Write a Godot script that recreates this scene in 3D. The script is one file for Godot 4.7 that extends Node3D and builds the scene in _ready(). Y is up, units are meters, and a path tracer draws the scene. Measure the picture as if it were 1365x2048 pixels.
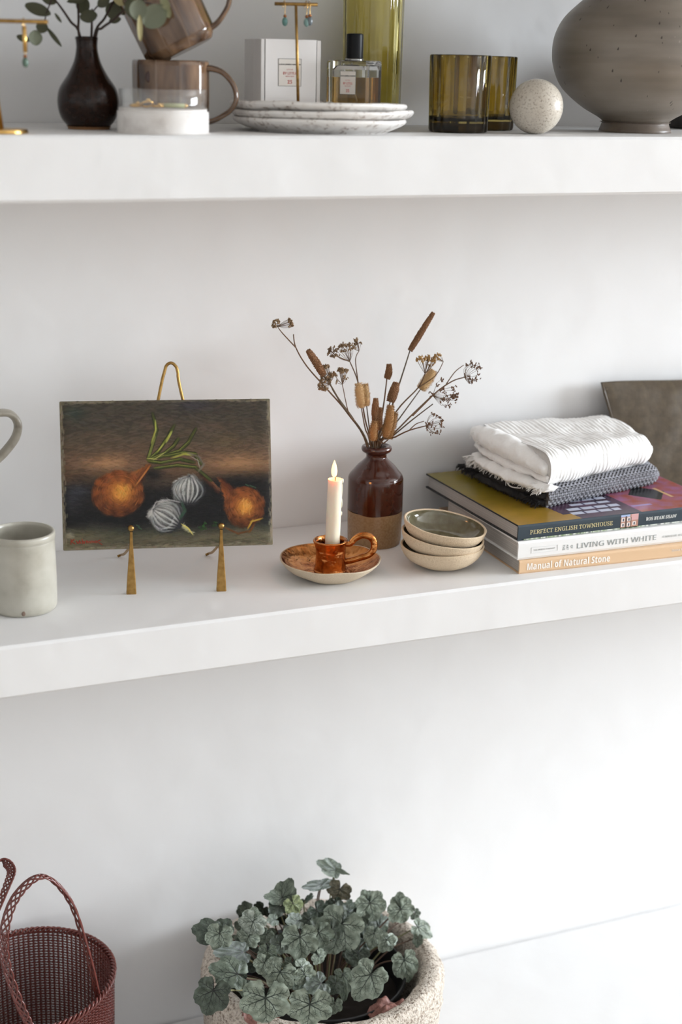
extends Node3D

# ---------------------------------------------------------------- scene start
func _ready() -> void:
	setup_view()
	setup_light()
	build_room()
	build_shelves()
	common_materials()
	build_lower_shelf()
	build_upper_shelf()
	build_ledge_things()

func setup_view() -> void:
	var cam := Camera3D.new()
	cam.name = "camera"
	add_child(cam)
	var right := Vector3(0.91776, 0, 0.39712)
	var pitch := 0.2906
	var yaw := 0.4084
	var roll := 0.0221
	var fwd := Vector3(sin(yaw) * cos(pitch), -sin(pitch), -cos(yaw) * cos(pitch))
	right = Vector3(cos(yaw), 0, sin(yaw))
	var up := right.cross(fwd)
	var r2 := right * cos(roll) + up * sin(roll)
	var u2 := up * cos(roll) - right * sin(roll)
	cam.transform = Transform3D(Basis(r2, u2, -fwd), Vector3(-0.77, 1.5896, 1.7703))
	var fovy := 2.0 * atan(1024.0 / 2979.37)
	var at := CameraAttributesPhysical.new()
	at.frustum_focal_length = 12.0 / tan(fovy / 2.0)
	at.frustum_focus_distance = 1.80
	at.exposure_aperture = 2.3
	at.frustum_near = 0.05
	at.frustum_far = 100.0
	cam.attributes = at
	cam.fov = rad_to_deg(fovy)
	cam.current = true

func setup_light() -> void:
	var we := WorldEnvironment.new()
	we.name = "world_environment"
	var e := Environment.new()
	var sm := ProceduralSkyMaterial.new()
	sm.sky_top_color = Color(0.80, 0.87, 0.95)
	sm.sky_horizon_color = Color(0.92, 0.94, 0.96)
	sm.ground_bottom_color = Color(0.45, 0.44, 0.42)
	sm.ground_horizon_color = Color(0.7, 0.7, 0.68)
	sm.energy_multiplier = 1.0
	var sky := Sky.new()
	sky.sky_material = sm
	e.background_mode = Environment.BG_SKY
	e.sky = sky
	e.background_energy_multiplier = 1.0
	e.tonemap_mode = Environment.TONE_MAPPER_LINEAR
	e.tonemap_exposure = 0.71
	e.sdfgi_enabled = true
	e.ssao_enabled = true
	e.ssil_enabled = true
	we.environment = e
	add_child(we)
	# daylight entering through the window in the right-hand wall
	area("window_daylight", Vector3(5.05, 1.88, 1.75), Vector3(-1, -0.2, -0.25), Vector2(2.2, 1.2), Color(0.935, 0.967, 1.0), 49.0)
	# softer daylight from the window at the far side of the room
	area("far_window_daylight", Vector3(-1.0, 1.25, 4.25), Vector3(0, 0, -1), Vector2(2.2, 2.1), Color(1.0, 0.985, 0.965), 1.25)

func area(called: String, at: Vector3, towards: Vector3, size: Vector2, color: Color, energy: float) -> void:
	var l := AreaLight3D.new()
	l.name = called
	l.area_size = size
	l.light_color = color
	l.light_energy = energy
	l.shadow_enabled = true
	l.set("area_range", 12.0)
	l.set("area_attenuation", 2.0)
	add_child(l)
	l.position = at
	l.basis = Basis.looking_at(towards, Vector3.UP)

# ---------------------------------------------------------------- geometry helpers
class Geo:
	var v := PackedVector3Array()
	var t := PackedVector2Array()
	func tri(a: Vector3, b: Vector3, c: Vector3, ta := Vector2.ZERO, tb := Vector2.ZERO, tc := Vector2.ZERO) -> void:
		v.append(a); v.append(b); v.append(c)
		t.append(ta); t.append(tb); t.append(tc)
	func quad(a: Vector3, b: Vector3, c: Vector3, d: Vector3, ta := Vector2(0, 0), tb := Vector2(1, 0), tc := Vector2(1, 1), td := Vector2(0, 1)) -> void:
		tri(a, b, c, ta, tb, tc)
		tri(a, c, d, ta, tc, td)
	func grid(rows: Array, closed_u := false, uv0 := Vector2.ZERO, uv1 := Vector2.ONE) -> void:
		# rows: Array of PackedVector3Array of equal length
		var nr := rows.size()
		var nc: int = rows[0].size()
		var last := nc if closed_u else nc - 1
		for i in nr - 1:
			var ra: PackedVector3Array = rows[i]
			var rb: PackedVector3Array = rows[i + 1]
			var va := lerpf(uv0.y, uv1.y, float(i) / (nr - 1))
			var vb := lerpf(uv0.y, uv1.y, float(i + 1) / (nr - 1))
			for j in last:
				var k := (j + 1) % nc
				var ua := lerpf(uv0.x, uv1.x, float(j) / last)
				var ub := lerpf(uv0.x, uv1.x, float(j + 1) / last)
				quad(ra[j], ra[k], rb[k], rb[j], Vector2(ua, va), Vector2(ub, va), Vector2(ub, vb), Vector2(ua, vb))
	func cap(ring: PackedVector3Array, flip := false) -> void:
		var c := Vector3.ZERO
		for p in ring:
			c += p
		c /= ring.size()
		for i in ring.size():
			var a := ring[i]
			var b := ring[(i + 1) % ring.size()]
			if flip:
				tri(c, b, a)
			else:
				tri(c, a, b)
	func volume() -> float:
		var s := 0.0
		var o := v[0] if v.size() else Vector3.ZERO
		for i in range(0, v.size(), 3):
			s += (v[i] - o).dot((v[i + 1] - o).cross(v[i + 2] - o))
		return s / 6.0
	func flip() -> void:
		for i in range(0, v.size(), 3):
			var a := v[i + 1]
			v[i + 1] = v[i + 2]
			v[i + 2] = a
			var b := t[i + 1]
			t[i + 1] = t[i + 2]
			t[i + 2] = b
	func outward() -> Geo:
		# clockwise front faces: a closed surface must have negative signed volume
		if volume() > 0.0:
			flip()
		return self
	func add(o: Geo, x := Transform3D()) -> Geo:
		for p in o.v:
			v.append(x * p)
		t.append_array(o.t)
		return self
	func mesh(smooth := true) -> ArrayMesh:
		var arr := []
		arr.resize(Mesh.ARRAY_MAX)
		arr[Mesh.ARRAY_VERTEX] = v
		arr[Mesh.ARRAY_TEX_UV] = t
		var m := ArrayMesh.new()
		m.add_surface_from_arrays(Mesh.PRIMITIVE_TRIANGLES, arr)
		var st := SurfaceTool.new()
		if smooth:
			st.create_from(m, 0)
		else:
			st.begin(Mesh.PRIMITIVE_TRIANGLES)
			st.set_smooth_group(-1)
			for i in v.size():
				st.set_uv(t[i])
				st.add_vertex(v[i])
		st.generate_normals()
		st.index()
		return st.commit()

var used := {}
func numbered(called: String) -> String:
	if not used.has(called):
		used[called] = 0
		return called
	used[called] += 1
	return "%s_%03d" % [called, used[called]]

func thing(called: String, label: String, category: String, at := Vector3.ZERO, group := "") -> Node3D:
	var o := Node3D.new()
	o.name = numbered(called)
	add_child(o)
	o.position = at
	meta(o, label, category, group)
	return o

func meta(o: Node, label: String, category: String, group := "") -> void:
	o.set_meta("label", label)
	o.set_meta("category", category)
	if group:
		o.set_meta("group", group)

func part(called: String, mesh: Mesh, m: Material, parent: Node, label := "") -> MeshInstance3D:
	var o := MeshInstance3D.new()
	o.name = called
	o.mesh = mesh
	o.material_override = m
	parent.add_child(o, true)
	if label:
		o.set_meta("label", label)
	return o

func struct(called: String, mesh: Mesh, m: Material) -> MeshInstance3D:
	var o := part(called, mesh, m, self)
	o.set_meta("kind", "structure")
	return o

func box(g: Geo, lo: Vector3, hi: Vector3, bevel := 0.0) -> Geo:
	# box with chamfered edges
	var c := (lo + hi) / 2.0
	var h := (hi - lo) / 2.0
	var b := minf(bevel, minf(h.x, minf(h.y, h.z)) * 0.9)
	var one := Geo.new()
	for ax in 3:
		for s: float in [-1.0, 1.0]:
			var u := (ax + 1) % 3
			var w := (ax + 2) % 3
			var q := []
			for k in [[-1, -1], [1, -1], [1, 1], [-1, 1]]:
				var p := Vector3.ZERO
				p[ax] = s * h[ax]
				p[u] = k[0] * (h[u] - b)
				p[w] = k[1] * (h[w] - b)
				q.append(c + p)
			if s > 0:
				one.quad(q[3], q[2], q[1], q[0])
			else:
				one.quad(q[0], q[1], q[2], q[3])
	if b > 0.0:
		for ax in 3:
			var u := (ax + 1) % 3
			var w := (ax + 2) % 3
			for su in [-1.0, 1.0]:
				for sw in [-1.0, 1.0]:
					var q := []
					for k in [[-1, 0], [1, 0], [1, 1], [-1, 1]]:
						var p := Vector3.ZERO
						p[ax] = k[0] * (h[ax] - b)
						p[u] = su * (h[u] - (b if k[1] == 1 else 0.0))
						p[w] = sw * (h[w] - (0.0 if k[1] == 1 else b))
						q.append(c + p)
					if su * sw > 0:
						one.quad(q[3], q[2], q[1], q[0])
					else:
						one.quad(q[0], q[1], q[2], q[3])
		for sx in [-1.0, 1.0]:
			for sy in [-1.0, 1.0]:
				for sz in [-1.0, 1.0]:
					var s := Vector3(sx, sy, sz)
					var p0 := c + s * Vector3(h.x, h.y - b, h.z - b)
					var p1 := c + s * Vector3(h.x - b, h.y, h.z - b)
					var p2 := c + s * Vector3(h.x - b, h.y - b, h.z)
					if sx * sy * sz > 0:
						one.tri(p0, p2, p1)
					else:
						one.tri(p0, p1, p2)
	return g.add(one)

func boxmesh(lo: Vector3, hi: Vector3, bevel := 0.0) -> ArrayMesh:
	return box(Geo.new(), lo, hi, bevel).mesh(false)

# closed profile revolved about y; prof: points (radius, height) from the bottom axis, round, to the top axis
func lathe(prof: Array, segs := 64, wob := 0.0, freq := 12.0, wseed := 1) -> Geo:
	# wob: hand-made unevenness in metres
	var n := FastNoiseLite.new()
	n.seed = wseed
	n.frequency = freq
	n.fractal_octaves = 2
	var g := Geo.new()
	var rows := []
	for p in prof:
		var r := PackedVector3Array()
		for j in segs:
			var a := TAU * j / segs
			var q := Vector3(cos(a) * p.x, p.y, sin(a) * p.x)
			if wob > 0.0:
				var d := n.get_noise_3dv(q) * wob
				q += Vector3(cos(a) * d, n.get_noise_3dv(q + Vector3(3, 7, 5)) * wob * 0.6 if p.x > 0.0001 else 0.0, sin(a) * d)
			r.append(q)
		rows.append(r)
	g.grid(rows, true)
	return g

func smooth_prof(prof: Array, n := 6) -> Array:
	# Catmull-Rom through the points
	var out := []
	for i in prof.size() - 1:
		var p0: Vector2 = prof[maxi(i - 1, 0)]
		var p1: Vector2 = prof[i]
		var p2: Vector2 = prof[i + 1]
		var p3: Vector2 = prof[mini(i + 2, prof.size() - 1)]
		for k in n:
			var q: Vector2 = p1.cubic_interpolate(p2, p0, p3, float(k) / n)
			q.x = maxf(q.x, 0.0)
			out.append(q)
	out.append(prof[-1])
	return out

func smooth_path(pts: Array, n := 6) -> Array:
	var out := []
	for i in pts.size() - 1:
		var p0: Vector3 = pts[maxi(i - 1, 0)]
		var p1: Vector3 = pts[i]
		var p2: Vector3 = pts[i + 1]
		var p3: Vector3 = pts[mini(i + 2, pts.size() - 1)]
		for k in n:
			out.append(p1.cubic_interpolate(p2, p0, p3, float(k) / n))
	out.append(pts[-1])
	return out

# tube along path; radius: a number, or an array of half-axes (Vector2) or numbers spread along it
func tube(g: Geo, path: Array, radius, sides := 10, caps := true, upv := Vector3.ZERO) -> Geo:
	var rows := []
	var n := path.size()
	var nrm := upv
	for i in n:
		var tan: Vector3 = (path[mini(i + 1, n - 1)] - path[maxi(i - 1, 0)]).normalized()
		if nrm == Vector3.ZERO:
			nrm = Vector3.UP if absf(tan.y) < 0.9 else Vector3.RIGHT
		nrm = (nrm - tan * nrm.dot(tan)).normalized()
		var bi := tan.cross(nrm)
		var rr: Vector2
		if radius is Array:
			var f: float = float(i) / (n - 1) * (radius.size() - 1)
			var k := mini(int(f), radius.size() - 2)
			var ra = radius[k]
			var rb = radius[k + 1]
			if ra is Vector2:
				rr = ra.lerp(rb, f - k)
			else:
				rr = Vector2.ONE * lerpf(ra, rb, f - k)
		else:
			rr = Vector2(radius, radius)
		var r := PackedVector3Array()
		for j in sides:
			var a := TAU * j / sides
			r.append(path[i] + nrm * cos(a) * rr.x + bi * sin(a) * rr.y)
		rows.append(r)
	var one := Geo.new()
	one.grid(rows, true, Vector2(0, 0), Vector2(1, 1))
	if caps:
		one.cap(rows[0], true)
		one.cap(rows[n - 1])
	one.flip()
	return g.add(one)

func ball(g: Geo, c: Vector3, r: Vector3, n := 12) -> Geo:
	var prof := []
	for i in n + 1:
		var a := PI * i / n - PI / 2
		prof.append(Vector2(cos(a) if i > 0 and i < n else 0.0, sin(a)))
	var one := lathe(prof, n * 2)
	one.outward()
	return g.add(one, Transform3D(Basis.from_scale(r), c))

# ---------------------------------------------------------------- materials
func mat(c: Color, rough := 0.6, metal := 0.0) -> StandardMaterial3D:
	var m := StandardMaterial3D.new()
	m.albedo_color = c
	m.roughness = rough
	m.metallic = metal
	return m

var noise_seed := 10
func noise_tex(freq: float, colors: Array, offs: Array, octaves := 4, size := 256, kind := FastNoiseLite.TYPE_SIMPLEX_SMOOTH) -> NoiseTexture2D:
	var n := FastNoiseLite.new()
	n.noise_type = kind
	n.frequency = freq
	n.fractal_octaves = octaves
	noise_seed += 1
	n.seed = noise_seed
	var t := NoiseTexture2D.new()
	t.width = size
	t.height = size
	t.seamless = true
	t.generate_mipmaps = false
	t.noise = n
	if colors.size():
		var gr := Gradient.new()
		gr.offsets = PackedFloat32Array(offs)
		gr.colors = PackedColorArray(colors)
		t.color_ramp = gr
	return t

# triplanar noise colour; tile: metres per tile
func noisy(m: StandardMaterial3D, tile: float, freq: float, colors: Array, offs: Array, octaves := 4, size := 256) -> StandardMaterial3D:
	m.albedo_color = Color.WHITE
	m.albedo_texture = noise_tex(freq, colors, offs, octaves, size)
	m.uv1_triplanar = true
	m.uv1_scale = Vector3.ONE / tile
	return m

func relief(m: StandardMaterial3D, tex: Texture2D, cm: float, tile := 0.0) -> StandardMaterial3D:
	m.heightmap_enabled = true
	m.heightmap_texture = tex
	m.heightmap_scale = cm
	if tile > 0.0:
		m.uv1_triplanar = true
		m.uv1_scale = Vector3.ONE / tile
	return m

func hexc(s: String) -> Color:
	return Color.html(s)

# ---------------------------------------------------------------- the setting
var plaster: StandardMaterial3D
func build_room() -> void:
	plaster = mat(Color(0.93, 0.925, 0.92), 0.75)
	relief(plaster, noise_tex(0.012, [], [], 4, 512), 0.13, 0.8)
	plaster.uv1_world_triplanar = true
	var white := mat(Color(0.92, 0.915, 0.905), 0.85)
	struct("wall_back", boxmesh(Vector3(-3.2, 0, -0.2), Vector3(5.3, 3.0, 0)), plaster)
	struct("wall_left", boxmesh(Vector3(-3.4, 0, -0.2), Vector3(-3.2, 3.0, 4.6)), white)
	# right wall with its window opening
	var g := Geo.new()
	var x0 := 5.1
	var x1 := 5.3
	box(g, Vector3(x0, 0, 0), Vector3(x1, 1.2, 4.6))
	box(g, Vector3(x0, 2.55, 0), Vector3(x1, 3.0, 4.6))
	box(g, Vector3(x0, 1.2, 0), Vector3(x1, 2.55, 0.6))
	box(g, Vector3(x0, 1.2, 2.9), Vector3(x1, 2.55, 4.6))
	struct("wall_right", g.mesh(false), white)
	g = Geo.new()
	box(g, Vector3(-3.2, 0, 4.4), Vector3(5.1, 0.15, 4.6))
	box(g, Vector3(-3.2, 2.35, 4.4), Vector3(5.1, 3.0, 4.6))
	box(g, Vector3(-3.2, 0.15, 4.4), Vector3(-2.2, 2.35, 4.6))
	box(g, Vector3(0.2, 0.15, 4.4), Vector3(5.1, 2.35, 4.6))
	struct("wall_front", g.mesh(false), white)
	struct("ceiling", boxmesh(Vector3(-3.4, 3.0, -0.2), Vector3(5.3, 3.2, 4.6)), white)
	var wood := noisy(mat(Color.WHITE, 0.45), 1.2, 0.02, [hexc("7c6a58"), hexc("98846f"), hexc("ab9883")], [0.0, 0.5, 1.0])
	struct("floor", boxmesh(Vector3(-3.4, -0.2, -0.2), Vector3(5.3, 0.0, 4.6)), wood)
	window("window_1", Vector3(5.2, 1.2, 0.6), Vector3(0, 0, 2.3), Vector3(0, 1.35, 0), white)
	window("window_2", Vector3(-2.2, 0.15, 4.5), Vector3(2.4, 0, 0), Vector3(0, 2.2, 0), white)

func window(called: String, o: Vector3, u: Vector3, w: Vector3, m: Material) -> void:
	var root := Node3D.new()
	root.name = called
	root.set_meta("kind", "structure")
	add_child(root)
	root.position = o
	var d := Vector3(0.025, 0.025, 0.025)
	var g := Geo.new()
	for e in [[Vector3.ZERO, u], [w, u + w], [Vector3.ZERO, w], [u, u + w], [u * 0.5, u * 0.5 + w], [w * 0.5, w * 0.5 + u]]:
		box(g, e[0] - d, e[1] + d)
	part("window_frame", g.mesh(false), m, root)
	var glass := mat(Color(1, 1, 1, 0.04), 0.0)
	glass.transparency = BaseMaterial3D.TRANSPARENCY_ALPHA
	g = Geo.new()
	g.quad(Vector3.ZERO, u, u + w, w)
	part("pane", g.mesh(false), glass, root)

func build_shelves() -> void:
	# long plastered shelves run wall to wall
	var a := part("plaster_shelf", boxmesh(Vector3(-3.2, 1.4557, 0), Vector3(5.1, 1.52, 0.30), 0.003), plaster, self)
	meta(a, "upper thick white plaster shelf carrying the vases and mugs", "shelf")
	var b := part("plaster_shelf_001", boxmesh(Vector3(-3.2, 0.9405, 0), Vector3(5.1, 1.0, 0.30), 0.003), plaster, self)
	meta(b, "lower thick white plaster shelf carrying the painting and books", "shelf")
	var d := part("plaster_shelf_002", boxmesh(Vector3(-3.2, 1.76, 0), Vector3(5.1, 1.8243, 0.34), 0.003), plaster, self)
	meta(d, "topmost thick white plaster shelf just above the picture", "shelf")
	var c := struct("trim_1", boxmesh(Vector3(-3.2, 0, 0), Vector3(5.1, 0.277, 0.55), 0.006), plaster)
	c.set_meta("label", "low white plaster ledge at the bottom holding basket and stone planter")

# ---------------------------------------------------------------- lower shelf
var brass: StandardMaterial3D
var gold: StandardMaterial3D

func common_materials() -> void:
	brass = noisy(mat(Color.WHITE, 0.38, 1.0), 0.05, 0.02, [hexc("8a6a3c"), hexc("a9864f"), hexc("bd9a5e")], [0.0, 0.5, 1.0])
	gold = mat(hexc("d9b06a"), 0.22, 1.0)

func build_lower_shelf() -> void:
	build_jug()
	build_cup()
	build_easel()
	build_painting()
	build_candle_holder()
	build_candle()
	build_bottle()
	build_stems()
	build_bowls()
	build_books()
	build_cloths()
	build_pouch()

func build_cup() -> void:
	var t := thing("stoneware_cup", "pale grey glazed straight-sided stoneware cup at the left end of the lower shelf", "cup", Vector3(-0.4705, 1.0, 0.1880))
	var m := noisy(mat(Color.WHITE, 0.28), 0.12, 0.015, [hexc("a9a496"), hexc("b9b5a8"), hexc("c4c0b4")], [0.0, 0.5, 1.0], 5)
	m.metallic_specular = 0.55
	var prof := smooth_prof([Vector2(0, 0.002), Vector2(0.030, 0.002), Vector2(0.0335, 0.0), Vector2(0.0362, 0.003), Vector2(0.0368, 0.010), Vector2(0.0368, 0.045), Vector2(0.0364, 0.078), Vector2(0.0362, 0.0815), Vector2(0.0372, 0.0845), Vector2(0.0368, 0.0885), Vector2(0.0350, 0.0898), Vector2(0.0336, 0.0885), Vector2(0.0330, 0.080), Vector2(0.0325, 0.020), Vector2(0.029, 0.008), Vector2(0, 0.007)], 4)
	part("body", lathe(prof, 72, 0.0006, 20.0, 3).outward().mesh(), m, t)
	var spot := Geo.new()
	ball(spot, Vector3(-0.008, 0.0055, 0.0360), Vector3(0.0022, 0.0028, 0.0006), 8)
	part("chip", spot.mesh(), mat(hexc("7c675a"), 0.8), t, "small brown chip at the foot of the cup")

func build_jug() -> void:
	var t := thing("stoneware_jug", "grey stoneware jug with a loop handle, half outside the frame behind the cup", "jug", Vector3(-0.545, 1.0, 0.075))
	var m := noisy(mat(Color.WHITE, 0.3), 0.10, 0.02, [hexc("8d867a"), hexc("a8a295"), hexc("b5afa2")], [0.0, 0.5, 1.0])
	var prof := smooth_prof([Vector2(0, 0.0), Vector2(0.046, 0.0), Vector2(0.056, 0.02), Vector2(0.064, 0.07), Vector2(0.060, 0.13), Vector2(0.046, 0.18), Vector2(0.044, 0.205), Vector2(0.050, 0.225), Vector2(0.046, 0.226), Vector2(0.040, 0.205), Vector2(0.042, 0.18), Vector2(0.056, 0.13), Vector2(0.058, 0.05), Vector2(0, 0.012)], 4)
	part("body", lathe(prof, 48).outward().mesh(), m, t)
	var path := smooth_path([Vector3(0.040, 0.196, 0.0), Vector3(0.070, 0.1985, 0.0), Vector3(0.0885, 0.1965, -0.002), Vector3(0.0975, 0.184, -0.003), Vector3(0.0945, 0.168, -0.003), Vector3(0.082, 0.152, -0.003), Vector3(0.070, 0.142, -0.002), Vector3(0.055, 0.132, 0.0)], 6)
	var g := tube(Geo.new(), path, [Vector2(0.0045, 0.0075), Vector2(0.0045, 0.0085), Vector2(0.005, 0.008)], 14, true, Vector3(0, 1, 0))
	part("handle", g.mesh(), m, t)

func build_easel() -> void:
	var t := thing("brass_easel", "slender brass wire easel with two tapered prongs holding the painting", "easel", Vector3(-0.296, 1.0, 0.2))
	var o := t.position
	var back := Vector3(0.2418, 0, -0.9703)
	var side := Vector3(0.9703, 0, 0.2418)
	for k in 2:
		var foot: Vector3 = [Vector3(-0.3465, 1.0, 0.1863), Vector3(-0.2455, 1.0, 0.2115)][k] - o
		var pr := Node3D.new()
		# flat bar, wide at the foot
		var g := Geo.new()
		var rows := []
		for s in [[0.0, 0.0056, 0.0018], [0.0009, 0.0058, 0.002], [0.02, 0.0048, 0.0019], [0.045, 0.0030, 0.0018], [0.062, 0.0019, 0.0017], [0.0755, 0.0016, 0.0015]]:
			var c: Vector3 = foot + Vector3(0, s[0], 0) + side * (0.0012 * s[0] / 0.08 if k == 0 else 0.0)
			rows.append(PackedVector3Array([c - side * s[1] + back * s[2], c - side * s[1] - back * s[2] * 0.6, c - side * s[1] * 0.8 - back * s[2], c + side * s[1] * 0.8 - back * s[2], c + side * s[1] - back * s[2] * 0.6, c + side * s[1] + back * s[2]]))
		g.grid(rows, true)
		g.cap(rows[0], true)
		g.cap(rows[-1])
		var p := part("prong", g.outward().mesh(false), brass, t)
		part("knob", ball(Geo.new(), foot + Vector3(0, 0.0795, 0) + side * (0.001 if k == 0 else 0.0), Vector3.ONE * 0.0037, 10).mesh(), brass, p)
		pr.free()
		# ledge on which the canvas rests, from the prong to the frame behind
		var joint: Vector3 = foot + Vector3(0, 0.0465, 0)
		part("ledge", tube(Geo.new(), [joint, joint + back * 0.034], 0.0017, 10).mesh(), brass, t)
		# strut from the ledge back and down to its foot on the shelf
		var rear: Vector3 = [Vector3(-0.3223, 1.0016, 0.0493), Vector3(-0.2176, 1.0016, 0.0798)][k] - o
		var a: Vector3 = joint + back * 0.032
		var pth := smooth_path([a, a.lerp(rear, 0.6) + Vector3(0, -0.002, 0), rear.lerp(a, 0.06), rear + side * -0.004 + back * -0.004], 5)
		part("strut", tube(Geo.new(), pth, 0.0016, 10).mesh(), brass, t)
	# the inverted V behind the canvas with its rounded top
	var pts := [Vector3(-0.338, 1.045, 0.1535), Vector3(-0.2925, 1.2144, 0.1235), Vector3(-0.2835, 1.2440, 0.1185), Vector3(-0.2805, 1.2515, 0.1177), Vector3(-0.2757, 1.2542, 0.1185), Vector3(-0.2712, 1.2515, 0.1198), Vector3(-0.2685, 1.2440, 0.1220), Vector3(-0.2655, 1.2140, 0.1302), Vector3(-0.2372, 1.045, 0.179)]
	for i in pts.size():
		pts[i] -= o
	part("frame", tube(Geo.new(), smooth_path(pts, 6), 0.0019, 10).mesh(), brass, t)

# ---- painted canvas: a flat print of loose brush strokes, computed dab by dab
var pim: Image
var phg: Image
var prng := RandomNumberGenerator.new()

func dab(x: float, y: float, half: float, wid: float, ang: float, c: Color, alpha := 0.8, hgt := 0.5) -> void:
	# an elongated brush mark with bristle streaks; x, y in 0..1 of the canvas
	var w := pim.get_width()
	var h := pim.get_height()
	var cx := x * w
	var cy := y * h
	var l := half * w
	var b := maxf(wid * w, 0.8)
	var ca := cos(ang)
	var sa := sin(ang)
	var rr := int(ceil(maxf(l, b))) + 1
	var ph := prng.randf() * 20.0
	for j in range(maxi(0, int(cy) - rr), mini(h, int(cy) + rr + 1)):
		for i in range(maxi(0, int(cx) - rr), mini(w, int(cx) + rr + 1)):
			var dx := i - cx
			var dy := j - cy
			var u := (dx * ca + dy * sa) / l
			var v := (-dx * sa + dy * ca) / b
			var e := u * u * u * u + v * v
			if e < 1.0:
				var streak := 0.72 + 0.28 * sin(v * 5.0 + ph) * cos(v * 11.0 + ph * 2.0)
				var a := alpha * (1.0 - e * e) * streak
				pim.set_pixel(i, j, pim.get_pixel(i, j).lerp(c, clampf(a, 0, 1)))
				var hv := phg.get_pixel(i, j).r
				var nh := lerpf(hv, 0.35 + hgt * 0.5 * streak, a * 0.8)
				phg.set_pixel(i, j, Color(nh, nh, nh))

func vary(c: Color, d: float) -> Color:
	var k := prng.randf_range(-d, d)
	return Color(clampf(c.r + k + prng.randf_range(-d, d) * 0.4, 0, 1), clampf(c.g + k + prng.randf_range(-d, d) * 0.3, 0, 1), clampf(c.b + k + prng.randf_range(-d, d) * 0.4, 0, 1))

func stroke(pts: Array, wid: float, c: Color, n := 14, alpha := 0.85, hgt := 0.6) -> void:
	# dabs along a bent line
	for i in n:
		var f := float(i) / (n - 1) * (pts.size() - 1)
		var k := mini(int(f), pts.size() - 2)
		var p: Vector2 = pts[k].lerp(pts[k + 1], f - k)
		var d: Vector2 = pts[k + 1] - pts[k]
		dab(p.x, p.y, 0.018, wid, atan2(d.y * 0.71, d.x), vary(c, 0.05), alpha, hgt)

var pn := FastNoiseLite.new()
var flow := 0.0

func blend_onion(base: Color, p: Vector2, c: Vector2, r: Vector2, lit: Vector2) -> Color:
	var d := (p - c) / r
	var q := d.length() * (1.0 + 0.06 * pn.get_noise_2d(p.x * 900.0, p.y * 900.0))
	if q > 1.0:
		return base
	var ang := atan2(d.y, d.x)
	flow = atan2(d.y * 0.71, d.x) + PI / 2
	var l := (p - lit) / r
	var glow := exp(-l.length_squared() * 7.0)
	var body := clampf(1.1 - q * 0.62 - 0.22 * d.y, 0, 1)
	var skin := 1.0 + 0.20 * sin(ang * 11.0 + q * 5.0) * q + 0.12 * pn.get_noise_2d(p.x * 2500.0, p.y * 2500.0)
	var col := hexc("2a170e").lerp(hexc("7a4220"), body)
	col = col.lerp(hexc("c98d3c"), glow * 0.85)
	col = Color(clampf(col.r * skin, 0, 1), clampf(col.g * skin, 0, 1), clampf(col.b * skin, 0, 1))
	return base.lerp(col, smoothstep(1.0, 0.90, q))

func blend_neck(base: Color, p: Vector2, a: Vector2, b: Vector2, wa: float, wb: float, dark: Color, light: Color) -> Color:
	var k := Vector2(1.0, 0.71)
	var ab := (b - a) * k
	var ap := (p - a) * k
	var f := clampf(ap.dot(ab) / ab.length_squared(), 0, 1)
	var dv := ap - ab * f
	var w := lerpf(wa, wb, f)
	var q := dv.length() / w
	if q > 1.0:
		return base
	flow = atan2(ab.y, ab.x)
	var side := ab.cross(dv) / (ab.length() * w)
	return base.lerp(dark.lerp(light, clampf(0.5 - side * 0.6 + 0.3 * pn.get_noise_2d(p.x * 1500.0, p.y * 1500.0), 0, 1)), smoothstep(1.0, 0.7, q))

func blend_garlic(base: Color, p: Vector2, c: Vector2, r: Vector2, stem: Vector2, cloves: float) -> Color:
	var d := (p - c) / r
	var ang := atan2(d.y, d.x)
	var q := d.length() * (1.0 + 0.05 * sin(ang * 5.0 + c.x * 40.0))
	if q > 1.0:
		return base
	var z := sqrt(maxf(1.0 - q * q, 0.0))
	var l := clampf(-0.45 * d.x - 0.50 * d.y + 0.72 * z, 0, 1)
	var e := (p - stem) / r
	var sa := atan2(e.y, e.x)
	var crease := pow(absf(sin(sa * cloves)), 0.5)
	flow = ang + PI / 2 + 0.5
	var col := hexc("222325").lerp(hexc("a3a29d"), clampf(l * (0.45 + 0.6 * crease) + 0.10 * pn.get_noise_2d(p.x * 2200.0, p.y * 2200.0), 0, 1))
	return base.lerp(col, smoothstep(1.0, 0.92, q))

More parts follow.
